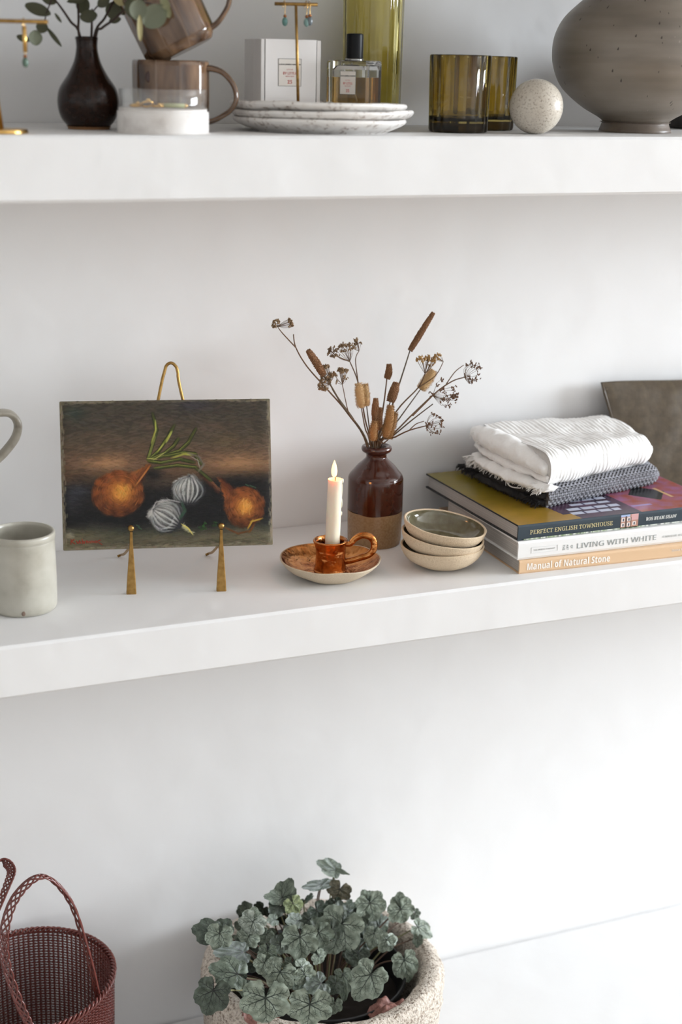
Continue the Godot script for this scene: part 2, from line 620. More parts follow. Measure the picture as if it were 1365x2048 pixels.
func ideal(p: Vector2) -> Color:
	# what the dabs of paint are after, at one point of the canvas
	flow = 0.25 * pn.get_noise_2d(p.x * 300.0, p.y * 300.0)
	var y := p.y + 0.04 * pn.get_noise_2d(p.x * 260.0, p.y * 500.0) + 0.02 * (p.x - 0.5)
	var rampy := [-0.2, 0.12, 0.26, 0.40, 0.50, 0.58, 0.80, 0.885, 0.95, 1.2]
	var rampc := [hexc("3d3a33"), hexc("403a32"), hexc("4a4034"), hexc("5f4a3a"), hexc("4e3c2d"), hexc("1e1b19"), hexc("151516"), hexc("35352c"), hexc("555040"), hexc("5d5645")]
	var k := 0
	while k < rampy.size() - 2 and y > rampy[k + 1]:
		k += 1
	var c: Color = rampc[k].lerp(rampc[k + 1], clampf((y - rampy[k]) / (rampy[k + 1] - rampy[k]), 0, 1))
	for q in [[0.22, 0.41, 0.10, 0.05, "96704f", 0.85], [0.84, 0.43, 0.14, 0.06, "926e4e", 0.85], [0.20, 0.25, 0.12, 0.04, "57473a", 0.6], [0.45, 0.16, 0.08, 0.05, "55453a", 0.6], [0.70, 0.19, 0.10, 0.03, "53443a", 0.6], [0.78, 0.28, 0.07, 0.05, "5c4c36", 0.6], [0.04, 0.66, 0.06, 0.09, "32333b", 0.6], [0.08, 0.60, 0.05, 0.04, "3b3d46", 0.6], [0.63, 0.03, 0.08, 0.05, "30303f", 0.5], [0.07, 0.08, 0.05, 0.05, "33413a", 0.6], [0.06, 0.92, 0.12, 0.06, "6b6349", 0.7], [0.30, 0.93, 0.2, 0.03, "4b493a", 0.6], [0.75, 0.95, 0.2, 0.04, "56523f", 0.5], [0.03, 0.90, 0.02, 0.03, "9a9484", 0.6], [0.46, 0.55, 0.06, 0.05, "4a3d33", 0.6]]:
		var dx: float = (p.x - q[0]) / q[2]
		var dy: float = (p.y - q[1]) / q[3]
		c = c.lerp(hexc(q[4]), q[5] * exp(-dx * dx - dy * dy))
	for q in [[0.46, 0.70, 0.22, 0.10], [0.27, 0.76, 0.16, 0.06], [0.85, 0.60, 0.12, 0.08], [0.43, 0.50, 0.05, 0.05], [0.66, 0.82, 0.12, 0.06], [0.70, 0.70, 0.08, 0.10]]:
		var dx: float = (p.x - q[0]) / q[2]
		var dy: float = (p.y - q[1]) / q[3]
		c = c.lerp(hexc("121213"), 0.9 * exp(-dx * dx - dy * dy))
	c = blend_neck(c, p, Vector2(0.315, 0.575), Vector2(0.405, 0.445), 0.062, 0.013, hexc("33190f"), hexc("84502a"))
	c = blend_onion(c, p, Vector2(0.262, 0.625), Vector2(0.132, 0.165), Vector2(0.280, 0.615))
	c = blend_neck(c, p, Vector2(0.825, 0.70), Vector2(0.752, 0.545), 0.066, 0.011, hexc("33180f"), hexc("7c4524"))
	c = blend_onion(c, p, Vector2(0.866, 0.735), Vector2(0.104, 0.150), Vector2(0.868, 0.735))
	c = blend_neck(c, p, Vector2(0.66, 0.50), Vector2(0.74, 0.62), 0.012, 0.016, hexc("2c1912"), hexc("64402c"))
	c = blend_garlic(c, p, Vector2(0.597, 0.612), Vector2(0.085, 0.108), Vector2(0.605, 0.50), 5.0)
	c = blend_neck(c, p, Vector2(0.54, 0.83), Vector2(0.605, 0.895), 0.022, 0.007, hexc("6a6a52"), hexc("c8c39a"))
	c = blend_garlic(c, p, Vector2(0.490, 0.785), Vector2(0.092, 0.120), Vector2(0.555, 0.86), 4.0)
	return c

func paint() -> void:
	prng.seed = 77
	pn.seed = 21
	pn.frequency = 0.01
	pn.fractal_octaves = 3
	var w := 640
	var h := 454
	pim = Image.create(w, h, false, Image.FORMAT_RGB8)
	phg = Image.create(w, h, false, Image.FORMAT_RGB8)
	pim.fill(hexc("2b2721"))
	phg.fill(Color(0.4, 0.4, 0.4))
	for y in range(0, h, 4):
		for x in range(0, w, 4):
			pim.fill_rect(Rect2i(x, y, 4, 4), ideal(Vector2((x + 2.0) / w, (y + 2.0) / h)))
	for i in 9500:
		var p := Vector2(prng.randf(), prng.randf())
		if i % 2 == 0:
			p = Vector2(prng.randf_range(0.12, 0.99), prng.randf_range(0.42, 0.95))
		var c := ideal(p)
		var bg := p.y < 0.5 or p.y > 0.86
		c = vary(c, 0.030 if bg else 0.022)
		c = Color(minf(c.r * 1.22 + 0.012, 1), minf(c.g * 1.20 + 0.012, 1), minf(c.b * 1.18 + 0.012, 1))
		dab(p.x, p.y, prng.randf_range(0.009, 0.018) * (1.5 if bg else 1.0), prng.randf_range(0.0030, 0.0055), flow + prng.randf_range(-0.35, 0.35), c, 0.72, 0.2 + 0.9 * c.get_luminance())
	# bright touches
	for n in 20:
		dab(0.283 + prng.randf_range(-0.022, 0.03), 0.61 + prng.randf_range(-0.045, 0.05), 0.010, 0.0035, prng.randf_range(1.2, 2.4), vary(hexc("cf9a48"), 0.05), 0.6, 1.0)
		dab(0.868 + prng.randf_range(-0.02, 0.025), 0.735 + prng.randf_range(-0.05, 0.05), 0.012, 0.004, prng.randf_range(1.5, 2.4), vary(hexc("dea050"), 0.05), 0.6, 1.0)
	for n in 14:
		var a := prng.randf() * TAU
		dab(0.262 + cos(a) * 0.10, 0.625 + sin(a) * 0.125, 0.016, 0.0022, a + PI / 2, vary(hexc("a4622f"), 0.06), 0.6, 1.0)
	stroke([Vector2(0.355, 0.555), Vector2(0.385, 0.50), Vector2(0.41, 0.452)], 0.005, hexc("b9743c"), 10, 0.8)
	for n in 9:
		var a := n / 9.0 * 2.2 + 0.2
		dab(0.480 + cos(a) * 0.05 - 0.01, 0.80 + sin(a) * 0.07, 0.018, 0.005, a + PI / 2 + 0.3, vary(hexc("c9cac9"), 0.05), 0.65, 1.0)
		dab(0.575 + prng.randf_range(-0.05, 0.03), 0.60 + prng.randf_range(-0.06, 0.06), 0.012, 0.005, 1.9, vary(hexc("c6c6c0"), 0.05), 0.55, 1.0)
	# loaded white ridges running from stem to root of the garlic heads
	for q in [[0.550, 0.850, 0.425, 0.735, 0.075], [0.603, 0.515, 0.590, 0.708, 0.072]]:
		var st := Vector2(q[0], q[1])
		var rt := Vector2(q[2], q[3])
		var ax := ((rt - st) * Vector2(1.0, 0.71)).normalized()
		var pp := Vector2(-ax.y, ax.x / 0.71)
		for k: float in [-0.95, -0.62, -0.30, 0.02, 0.36, 0.70, 0.98]:
			var arc_pts := []
			var groove := []
			for z in 7:
				var f := z / 6.0
				var bend := pow(sin(PI * f), 0.7)
				arc_pts.append(st.lerp(rt, f) + pp * (k * q[4] * bend))
				groove.append(st.lerp(rt, f) + pp * ((k + 0.15) * q[4] * bend))
			stroke(groove, 0.0030, hexc("3b3c3f"), 18, 0.20, 0.3)
			stroke(arc_pts.slice(1, 6), 0.0050, hexc("b4b3ae").lerp(hexc("d0cfca"), prng.randf()) if absf(k) < 0.7 else hexc("8f908e"), 14, 0.45, 1.0)
	stroke([Vector2(0.415, 0.75), Vector2(0.44, 0.69), Vector2(0.50, 0.672), Vector2(0.55, 0.69)], 0.004, hexc("aaa6a4"), 14, 0.7, 0.9)
	stroke([Vector2(0.565, 0.70), Vector2(0.578, 0.75), Vector2(0.56, 0.79)], 0.009, hexc("38523f"), 10, 0.55)
	stroke([Vector2(0.57, 0.85), Vector2(0.592, 0.872), Vector2(0.606, 0.90)], 0.004, hexc("cdbd62"), 8, 0.85, 1.0)
	stroke([Vector2(0.78, 0.88), Vector2(0.83, 0.915), Vector2(0.89, 0.90), Vector2(0.905, 0.87)], 0.006, hexc("6d401f"), 14, 0.7)
	stroke([Vector2(0.885, 0.87), Vector2(0.90, 0.835), Vector2(0.94, 0.82)], 0.005, hexc("b89036"), 10, 0.8)
	# spring onion leaves
	var gr := [hexc("4c5226"), hexc("757a38"), hexc("a8a94e"), hexc("2c3119")]
	for q in [[0.41, 0.385, 0.43, 0.30, 0.452, 0.20, 0.437, 0.10], [0.42, 0.39, 0.46, 0.34, 0.50, 0.26, 0.532, 0.18], [0.43, 0.39, 0.49, 0.355, 0.53, 0.31, 0.55, 0.27], [0.46, 0.385, 0.56, 0.34, 0.60, 0.29, 0.635, 0.205], [0.50, 0.375, 0.58, 0.355, 0.63, 0.365, 0.66, 0.43], [0.45, 0.455, 0.55, 0.44, 0.63, 0.455, 0.70, 0.54], [0.42, 0.41, 0.47, 0.42, 0.56, 0.40, 0.62, 0.42]]:
		var pts := [Vector2(q[0], q[1]), Vector2(q[2], q[3]), Vector2(q[4], q[5]), Vector2(q[6], q[7])]
		stroke(pts, 0.011, gr[3], 24, 0.7, 0.5)
		stroke(pts, 0.006, gr[0], 24, 0.75, 0.7)
		for z in pts.size():
			pts[z] += Vector2(-0.003, -0.003)
		stroke(pts.slice(0, 3), 0.003, gr[1], 18, 0.7, 0.9)
	stroke([Vector2(0.430, 0.27), Vector2(0.447, 0.20), Vector2(0.447, 0.15)], 0.005, gr[2], 12, 0.75, 1.0)
	stroke([Vector2(0.415, 0.37), Vector2(0.428, 0.31), Vector2(0.44, 0.26)], 0.006, gr[1], 12, 0.7, 0.9)
	stroke([Vector2(0.50, 0.27), Vector2(0.518, 0.225)], 0.006, gr[2], 8, 0.75, 1.0)
	stroke([Vector2(0.53, 0.385), Vector2(0.58, 0.365), Vector2(0.61, 0.37)], 0.006, gr[2], 12, 0.65, 1.0)
	stroke([Vector2(0.46, 0.335), Vector2(0.48, 0.30)], 0.004, gr[2], 8, 0.6, 1.0)
	stroke([Vector2(0.415, 0.392), Vector2(0.44, 0.395), Vector2(0.48, 0.36)], 0.003, hexc("b8b060"), 10, 0.7, 1.0)
	stroke([Vector2(0.61, 0.365), Vector2(0.65, 0.385), Vector2(0.672, 0.44), Vector2(0.655, 0.47)], 0.006, hexc("776d60"), 14, 0.6, 0.9)
	stroke([Vector2(0.62, 0.39), Vector2(0.645, 0.41), Vector2(0.65, 0.44)], 0.003, hexc("9a9184"), 8, 0.6, 0.9)
	# peas and a few green touches
	for n in 14:
		dab(0.660 + prng.randf_range(-0.018, 0.018), 0.855 + prng.randf_range(-0.026, 0.026), 0.009, 0.005, prng.randf() * PI, vary(hexc("2f5a26"), 0.05), 0.6, 0.8)
		dab(0.720 + prng.randf_range(-0.011, 0.011), 0.845 + prng.randf_range(-0.016, 0.016), 0.007, 0.004, prng.randf() * PI, vary(hexc("274a22"), 0.04), 0.6, 0.8)
	for q in [[0.352, 0.845], [0.362, 0.862], [0.88, 0.585], [0.915, 0.60], [0.90, 0.592]]:
		dab(q[0], q[1], 0.012, 0.004, 0.5, hexc("4a7350"), 0.75, 0.9)
	# signature in red script at the lower left
	var sig := [[0.035, 0.975, 0.037, 0.945], [0.038, 0.96, 0.05, 0.945], [0.04, 0.96, 0.053, 0.975], [0.062, 0.957, 0.066, 0.972], [0.07, 0.972, 0.076, 0.955], [0.076, 0.955, 0.08, 0.972], [0.088, 0.945, 0.089, 0.975], [0.09, 0.962, 0.098, 0.962], [0.098, 0.962, 0.097, 0.974], [0.106, 0.958, 0.11, 0.972], [0.112, 0.958, 0.12, 0.972], [0.122, 0.96, 0.13, 0.972], [0.131, 0.958, 0.14, 0.97], [0.142, 0.96, 0.15, 0.972], [0.152, 0.958, 0.158, 0.972], [0.16, 0.962, 0.172, 0.955], [0.165, 0.97, 0.18, 0.985]]
	for q in sig:
		for z in 6:
			var sp := Vector2(q[0], q[1]).lerp(Vector2(q[2], q[3]), z / 5.0)
			dab(sp.x, sp.y - 0.02, 0.0034, 0.0026, 0.3, vary(hexc("9a2a1c"), 0.04), 0.95, 0.7)
	# raised worms of dry paint
	for n in 60:
		var a := prng.randf() * PI
		dab(prng.randf(), prng.randf_range(0.15, 0.95), prng.randf_range(0.006, 0.016), 0.0016, a, vary(hexc("57504a"), 0.10), 0.5, 1.0)
	# bare canvas worn through along the edges
	for n in 1500:
		var s := prng.randf()
		var e := prng.randi() % 4
		var inn := 0.0075 * absf(prng.randfn())
		var p: Vector2 = [Vector2(s, inn), Vector2(s, 1.0 - inn * 1.6), Vector2(inn, s), Vector2(1.0 - inn, s)][e]
		var al := 0.7
		if e == 0 and s > 0.25 and s < 0.8:
			al = 0.2
		if e == 3 and s > 0.15 and s < 0.75:
			al = 0.3
		dab(p.x, p.y, 0.012, 0.0040, 0.0 if e < 2 else PI / 2, vary(hexc("857b66"), 0.08), al * 0.75, 0.4)
	# weave of the canvas in the relief
	for j in h:
		for i in w:
			var hv := phg.get_pixel(i, j).r + 0.018 * (sin(i * 1.9) + sin(j * 1.9))
			phg.set_pixel(i, j, Color(hv, hv, hv))

func build_painting() -> void:
	paint()
	var c := Vector3(-0.2957, 1.1341, 0.1649)
	var t := thing("oil_painting", "small unframed oil painting of onions and garlic on stretched canvas, on the easel", "painting", Vector3(-0.3001, 1.0510, 0.1852))
	var x := Vector3(0.9703, 0, 0.2418)
	var nh := Vector3(-0.2418, 0, 0.9703)
	var l := deg_to_rad(14.0)
	var n := nh * cos(l) + Vector3(0, sin(l), 0)
	var y := n.cross(x)
	t.basis = Basis(x, y, n)
	var w := 0.2415
	var h := 0.1705
	var d := 0.016
	var m := mat(Color.WHITE, 0.5)
	m.albedo_texture = ImageTexture.create_from_image(pim)
	relief(m, ImageTexture.create_from_image(phg), 0.16)
	m.texture_repeat = false
	m.metallic_specular = 0.35
	# the painted face, a little bowed and rounded over at its edges
	var rows := []
	var nx := 40
	var ny := 28
	for j in ny + 1:
		var r := PackedVector3Array()
		for i in nx + 1:
			var u := float(i) / nx
			var v := float(j) / ny
			var px := (u - 0.5) * w
			var py := (1.0 - v) * h
			var ed := minf(minf(u, 1 - u) * w, minf(v, 1 - v) * h)
			var z := -0.0016 * pow(clampf(1.0 - ed / 0.004, 0, 1), 2.0)
			# softened corners
			r.append(Vector3(px, py, z + 0.0006 * sin(u * PI) * sin(v * PI)))
		rows.append(r)
	var g := Geo.new()
	g.grid(rows)
	part("painted_face", g.mesh(), m, t)
	# linen turned over the stretcher
	var lin := noisy(mat(Color.WHITE, 0.9), 0.03, 0.08, [hexc("3a352b"), hexc("8d8068"), hexc("a89a80")], [0.0, 0.45, 1.0])
	g = Geo.new()
	box(g, Vector3(-w / 2 - 0.0003, -0.0003, -d), Vector3(w / 2 + 0.0003, h + 0.0003, -0.0017), 0.0012)
	part("canvas_edge", g.mesh(false), lin, t)
	var tk := mat(hexc("3a322a"), 0.5, 0.6)
	var tm := ball(Geo.new(), Vector3.ZERO, Vector3(0.0014, 0.0008, 0.0014), 6).mesh()
	for i in 6:
		for s: float in [0.0, h]:
			part("tack", tm, tk, t).position = Vector3(-w / 2 + 0.02 + i * 0.04, s, -0.009)

func build_candle_holder() -> void:
	var t := thing("candle_holder", "copper-lustre glazed chamberstick with saucer and loop handle", "candle holder", Vector3(-0.1033, 1.0, 0.2001))
	var luster := noisy(mat(Color.WHITE, 0.24, 1.0), 0.07, 0.016, [hexc("6e3a1a"), hexc("b5713c"), hexc("c98a52"), hexc("d9a06a")], [0.0, 0.35, 0.6, 1.0], 4)
	relief(luster, noise_tex(0.02, [], [], 3, 256), 0.12, 0.07)
	var clay := noisy(mat(Color.WHITE, 0.9), 0.02, 0.06, [hexc("b8a48c"), hexc("d6c4aa"), hexc("e4d4bd")], [0.0, 0.5, 1.0])
	relief(clay, noise_tex(0.08, [], [], 4, 256), 0.06, 0.02)
	# saucer: matt clay outside, lustre inside; irregular, slightly pulled rim
	var outp := smooth_prof([Vector2(0, 0.0), Vector2(0.030, 0.0), Vector2(0.040, 0.0025), Vector2(0.052, 0.0105), Vector2(0.0598, 0.0185), Vector2(0.0614, 0.0206), Vector2(0.0612, 0.0216)], 5)
	part("saucer", lathe(outp + [Vector2(0.0595, 0.0214)], 72, 0.0028, 14.0, 5).mesh(), clay, t, "bare biscuit-coloured clay underside of the saucer")
	var inp := smooth_prof([Vector2(0.0600, 0.0216), Vector2(0.0588, 0.0205), Vector2(0.051, 0.0135), Vector2(0.040, 0.0078), Vector2(0.028, 0.0052), Vector2(0, 0.0048)], 5)
	part("saucer_glaze", lathe(inp, 72, 0.0028, 14.0, 5).mesh(), luster, t)
	var cup := smooth_prof([Vector2(0.0195, 0.0045), Vector2(0.0200, 0.0065), Vector2(0.0185, 0.009), Vector2(0.0180, 0.020), Vector2(0.0180, 0.030), Vector2(0.0190, 0.0385), Vector2(0.0207, 0.0428), Vector2(0.0208, 0.0442), Vector2(0.0195, 0.0448), Vector2(0.0182, 0.0436), Vector2(0.0165, 0.038), Vector2(0.0158, 0.015), Vector2(0.013, 0.009), Vector2(0, 0.008)], 5)
	var g := lathe(cup, 56, 0.0011, 40.0, 9)
	part("socket", g.mesh(), luster, t)
	var right := Vector3(0.93, 0, 0.36)
	var pts := []
	for q in [[0.016, 0.0395], [0.0235, 0.0395], [0.0295, 0.046], [0.038, 0.0505], [0.047, 0.0490], [0.0525, 0.0420], [0.0520, 0.0325], [0.0455, 0.0255], [0.034, 0.0215], [0.025, 0.0185], [0.015, 0.0165]]:
		pts.append(right * q[0] + Vector3(0, q[1], 0))
	part("handle", tube(Geo.new(), smooth_path(pts, 5), [0.0032, 0.0036, 0.0042, 0.0045, 0.0044, 0.0042, 0.004, 0.004], 14).mesh(), luster, t)

func build_candle() -> void:
	var t := thing("taper_candle", "lit ivory taper candle standing in the copper chamberstick", "candle", Vector3(-0.1015, 1.008, 0.2001))
	var wax := mat(hexc("f1e6cf"), 0.45)
	wax.subsurf_scatter_enabled = true
	wax.subsurf_scatter_strength = 0.35
	var prof := smooth_prof([Vector2(0, 0), Vector2(0.0088, 0.0), Vector2(0.0089, 0.02), Vector2(0.0088, 0.06), Vector2(0.0086, 0.095), Vector2(0.0085, 0.1085), Vector2(0.0086, 0.1112), Vector2(0.0078, 0.1116), Vector2(0.005, 0.1098), Vector2(0, 0.1092)], 4)
	var g := lathe(prof, 36, 0.0006, 60.0, 4)
	# runs of wax on the right
	for q in [[0.0088, 0.1095, 0.0016, 0.003], [0.0089, 0.082, 0.0011, 0.006], [0.0089, 0.069, 0.0013, 0.003], [0.0088, 0.098, 0.0008, 0.008]]:
		ball(g, Vector3(q[0] * 0.93, q[1], q[0] * 0.36), Vector3(q[2], q[3], q[2]), 8)
	for i in g.v.size():
		g.v[i].x += g.v[i].y * 0.022
	part("wax", g.mesh(), wax, t)
	part("wick", tube(Geo.new(), smooth_path([Vector3(0.0024, 0.108, 0), Vector3(0.0026, 0.112, 0), Vector3(0.002, 0.1155, 0.0003), Vector3(0.0012, 0.118, 0.0006)], 4), 0.0006, 6).mesh(), mat(hexc("2a1a12"), 0.9), t)
	var fl := mat(hexc("ffd9a0"), 1.0)
	fl.emission_enabled = true
	fl.emission = hexc("ffcf8a")
	fl.emission_energy_multiplier = 3.2
	var fp := smooth_prof([Vector2(0, 0), Vector2(0.0024, 0.0022), Vector2(0.0035, 0.006), Vector2(0.0034, 0.010), Vector2(0.0022, 0.0155), Vector2(0.0009, 0.0195), Vector2(0, 0.0215)], 5)
	var f := lathe(fp, 20).outward()
	var fm := part("candle_flame", f.mesh(), fl, t)
	fm.position = Vector3(0.0010, 0.1138, 0.0003)
	var lamp := OmniLight3D.new()
	lamp.name = "flame_light"
	lamp.light_color = Color(1.0, 0.62, 0.30)
	lamp.light_energy = 0.003
	lamp.light_size = 0.002
	lamp.omni_range = 8.0
	lamp.omni_attenuation = 2.0
	lamp.shadow_enabled = true
	t.add_child(lamp)
	lamp.position = Vector3(0.0010, 0.1225, 0.0003)

func build_bottle() -> void:
	var t := thing("stoneware_bottle", "two-tone salt-glazed bottle, dark brown above and tan below, filled with dried stems", "bottle", Vector3(0.0006, 1.0, 0.0993))
	var brown := noisy(mat(Color.WHITE, 0.10), 0.05, 0.02, [hexc("3a1a10"), hexc("411d12"), hexc("482115")], [0.0, 0.5, 1.0])
	brown.metallic_specular = 0.6
	var tan := noisy(mat(Color.WHITE, 0.25), 0.03, 0.03, [hexc("8a6a4a"), hexc("9c7b58"), hexc("a98964")], [0.0, 0.5, 1.0])
	var low := smooth_prof([Vector2(0, 0.001), Vector2(0.030, 0.001), Vector2(0.0325, 0.0), Vector2(0.0341, 0.003), Vector2(0.0347, 0.0102), Vector2(0.0354, 0.045)], 5)
	part("lower_body", lathe(low, 64).outward().mesh(), tan, t, "tan glazed lower half")
	var prof := smooth_prof([Vector2(0.0354, 0.0450), Vector2(0.0355, 0.0458), Vector2(0.0355, 0.0520), Vector2(0.0355, 0.0826), Vector2(0.0349, 0.0882), Vector2(0.0330, 0.0920), Vector2(0.0300, 0.0955), Vector2(0.0241, 0.1027), Vector2(0.0160, 0.1105), Vector2(0.0138, 0.1130), Vector2(0.0130, 0.1152), Vector2(0.0140, 0.1187), Vector2(0.0182, 0.1218), Vector2(0.0195, 0.1250), Vector2(0.0186, 0.1280), Vector2(0.0165, 0.1292), Vector2(0.0140, 0.1285), Vector2(0.0115, 0.126), Vector2(0.011, 0.115), Vector2(0.026, 0.095), Vector2(0.030, 0.085), Vector2(0.030, 0.04), Vector2(0, 0.035)], 5)
	var g := lathe(prof, 64)
	# the glaze line dips and wavers
	for i in g.v.size():
		var p := g.v[i]
		if p.y < 0.048 and Vector2(p.x, p.z).length() > 0.033:
			var a := atan2(p.z, p.x)
			g.v[i].y += 0.0012 * sin(a * 2.0 + 1.0) + 0.0006 * sin(a * 5.0)
	part("upper_body", g.mesh(), brown, t, "glossy dark brown upper half and neck")

func build_stems() -> void:
	var rng := RandomNumberGenerator.new()
	rng.seed = 5
	var stalk := mat(hexc("6b5139"), 0.8)
	var stalk2 := mat(hexc("5d4f3d"), 0.8)
	var seed := mat(hexc("8a7154"), 0.85)
	var seed2 := mat(hexc("6a4c36"), 0.85)
	var pale := mat(hexc("ae8a58"), 0.85)
	var reed := noisy(mat(Color.WHITE, 0.9), 0.01, 0.06, [hexc("5a3c26"), hexc("8a6244"), hexc("b08a60")], [0.0, 0.5, 1.0])
	var fuzz := noisy(mat(Color.WHITE, 0.95), 0.01, 0.06, [hexc("b8925f"), hexc("d8b585"), hexc("e6cba0")], [0.0, 0.5, 1.0])
	var rust := noisy(mat(Color.WHITE, 0.95), 0.01, 0.06, [hexc("7c5838"), hexc("a37a4c"), hexc("c8a070")], [0.0, 0.5, 1.0])
	var labels := [
		"dried umbel stem leaning farthest left, two small heads at its tip",
		"dried reed with a plump brown spike pointing up to the left",
		"dried umbel with a broad flat lacy head, left of the bottle's centre",
		"dried umbel with dark clustered heads just under the leaning reed spike",
		"pale tan bunny-tail grass, larger of the two upright beside each other",
		"slimmer pale tan bunny-tail grass just right of the larger upright one",
		"dried reed with a short dark spike standing alone near the centre",
		"dried reed with the tallest and longest spike, reaching up to the right",
		"dried umbel with a golden tan fluffy head right of the tallest spike",
		"long pale dried grass plume behind the golden umbel",
		"dried umbel farthest right with an open see-through head",
		"dried umbel with a dark seedy globe head, right of centre",
		"lowest dried umbel on the right, a round cage of dark seeds",
		"dried reed with a thick reddish brown spike in the middle of the bunch",
		"dried reed with a blunt brown spike low on the left of the bunch",
		"thin dark dried reed spike between two thicker low ones",
		"fuzzy rusty tan dried grass spike low in the middle of the bunch",
		"short rusty dried grass spike just above the bottle's mouth, left",
		"short tan dried grass spike just above the bottle's mouth, right"]
	var idx := 0
	for s in data_stems():
		var kind: String = s[0]
		var called: String = {"umbel": "dried_umbel", "cage": "dried_umbel", "reed": "dried_reed", "tail": "dried_grass"}[kind]
		var path: Array = s[1]
		var o: Vector3 = path[0]
		var t := thing(called, labels[idx], "dried flower", o, "dried stems in the brown bottle")
		var p := []
		for q in path:
			p.append(q - o)
		var thick := 0.0013 if kind == "reed" else 0.0011
		part("stalk", tube(Geo.new(), smooth_path(p, 5), [thick, thick * 0.9, thick * 0.6], 7).mesh(), stalk if idx % 2 == 0 else stalk2, t)
		if kind == "umbel" or kind == "cage":
			for b in s[3]:
				var q := []
				for z in b:
					q.append(z - o)
				if q.size():
					part("branch", tube(Geo.new(), smooth_path(q, 4), [0.0008, 0.0005], 6).mesh(), stalk, t)
			for hd in s[2]:
				var c: Vector3 = hd[0] - o
				var r: float = hd[1]
				var base: Vector3 = p[-1]
				for b in s[3]:
					if b.size() and (b[-1] - o).distance_to(c) < base.distance_to(c):
						base = b[-1] - o
				var axis := (c - base).normalized()
				if axis.length() < 0.5:
					axis = Vector3.UP
				var gr := Geo.new()
				var gs := Geo.new()
				var rays := 20 if r > 0.008 else 12
				for k in rays:
					var d := Vector3(rng.randfn(), rng.randfn(), rng.randfn()).normalized()
					d = (d + axis * (0.35 if kind == "cage" else 0.9)).normalized()
					var e := c + (d - axis * 0.35) * r * rng.randf_range(0.75, 1.05)
					var midp := base.lerp(e, 0.55) + (d - axis * d.dot(axis)) * r * (0.35 if kind == "cage" else 0.15)
					tube(gr, smooth_path([base, midp, e], 3), 0.00022, 4, false)
					for n in (5 if idx == 11 else (3 if kind == "cage" else 5)):
						var sp := e + Vector3(rng.randfn(), rng.randfn(), rng.randfn()) * r * 0.10
						var one := ball(Geo.new(), Vector3.ZERO, Vector3(0.0008, 0.0019, 0.0008) * rng.randf_range(0.7, 1.2), 4)
						var bb := Basis.from_euler(Vector3(rng.randf() * TAU, rng.randf() * TAU, 0))
						gs.add(one, Transform3D(bb, sp))
				part("flower_rays", gr.mesh(), stalk, t)
				var fm := part("seed_cluster", gs.mesh(), pale if idx == 8 else (seed2 if kind == "cage" else seed), t)
				fm.set_meta("kind", "stuff")
		else:
			var hp := []
			for q in s[2]:
				hp.append(q - o)
			var axis2 := smooth_path(hp, 10)
			var r2: float = s[4]
			var m: Material = reed if kind == "reed" else (fuzz if idx in [4, 5, 9] else rust)
			var g := Geo.new()
			tube(g, axis2, [r2 * 0.5, r2 * 0.9, r2 * 0.95, r2 * 0.95, r2 * 0.85, r2 * 0.35], 12)
			# packed seeds over the spike
			var turns := int(clampf(hp[0].distance_to(hp[-1]) / 0.0011, 10, 60))
			for a in turns:
				var f := (a + 0.5) / turns
				var k := int(f * (axis2.size() - 1))
				var cc: Vector3 = axis2[k].lerp(axis2[mini(k + 1, axis2.size() - 1)], f * (axis2.size() - 1) - k)
				var ax: Vector3 = (axis2[mini(k + 1, axis2.size() - 1)] - axis2[maxi(k - 1, 0)]).normalized()
				var u := ax.cross(Vector3(0.3, 0.2, 0.9)).normalized()
				var v := ax.cross(u)
				var rad := r2 * (0.55 + 0.45 * sin(PI * clampf(f * 0.9 + 0.12, 0, 1)))
				for b in 9:
					var th := TAU * (b + 0.5 * (a % 2)) / 9.0 + rng.randf() * 0.3
					var dd := u * cos(th) + v * sin(th)
					var c2 := cc + dd * rad
					if kind == "reed":
						ball(g, c2 + dd * 0.0003, Vector3.ONE * rng.randf_range(0.0005, 0.0010), 3)
					else:
						for z in 4:
							var d3 := (dd + ax * rng.randf_range(-0.1, 1.0) + Vector3(rng.randfn(), rng.randfn(), rng.randfn()) * 0.25).normalized()
							var tip := c2 + d3 * rng.randf_range(0.0014, 0.0034)
							var w3 := d3.cross(Vector3(rng.randfn(), rng.randfn(), rng.randfn())).normalized() * 0.00032
							g.tri(c2 + w3, c2 - w3, tip)
			part("seed_head", g.mesh(), m, t)
		idx += 1

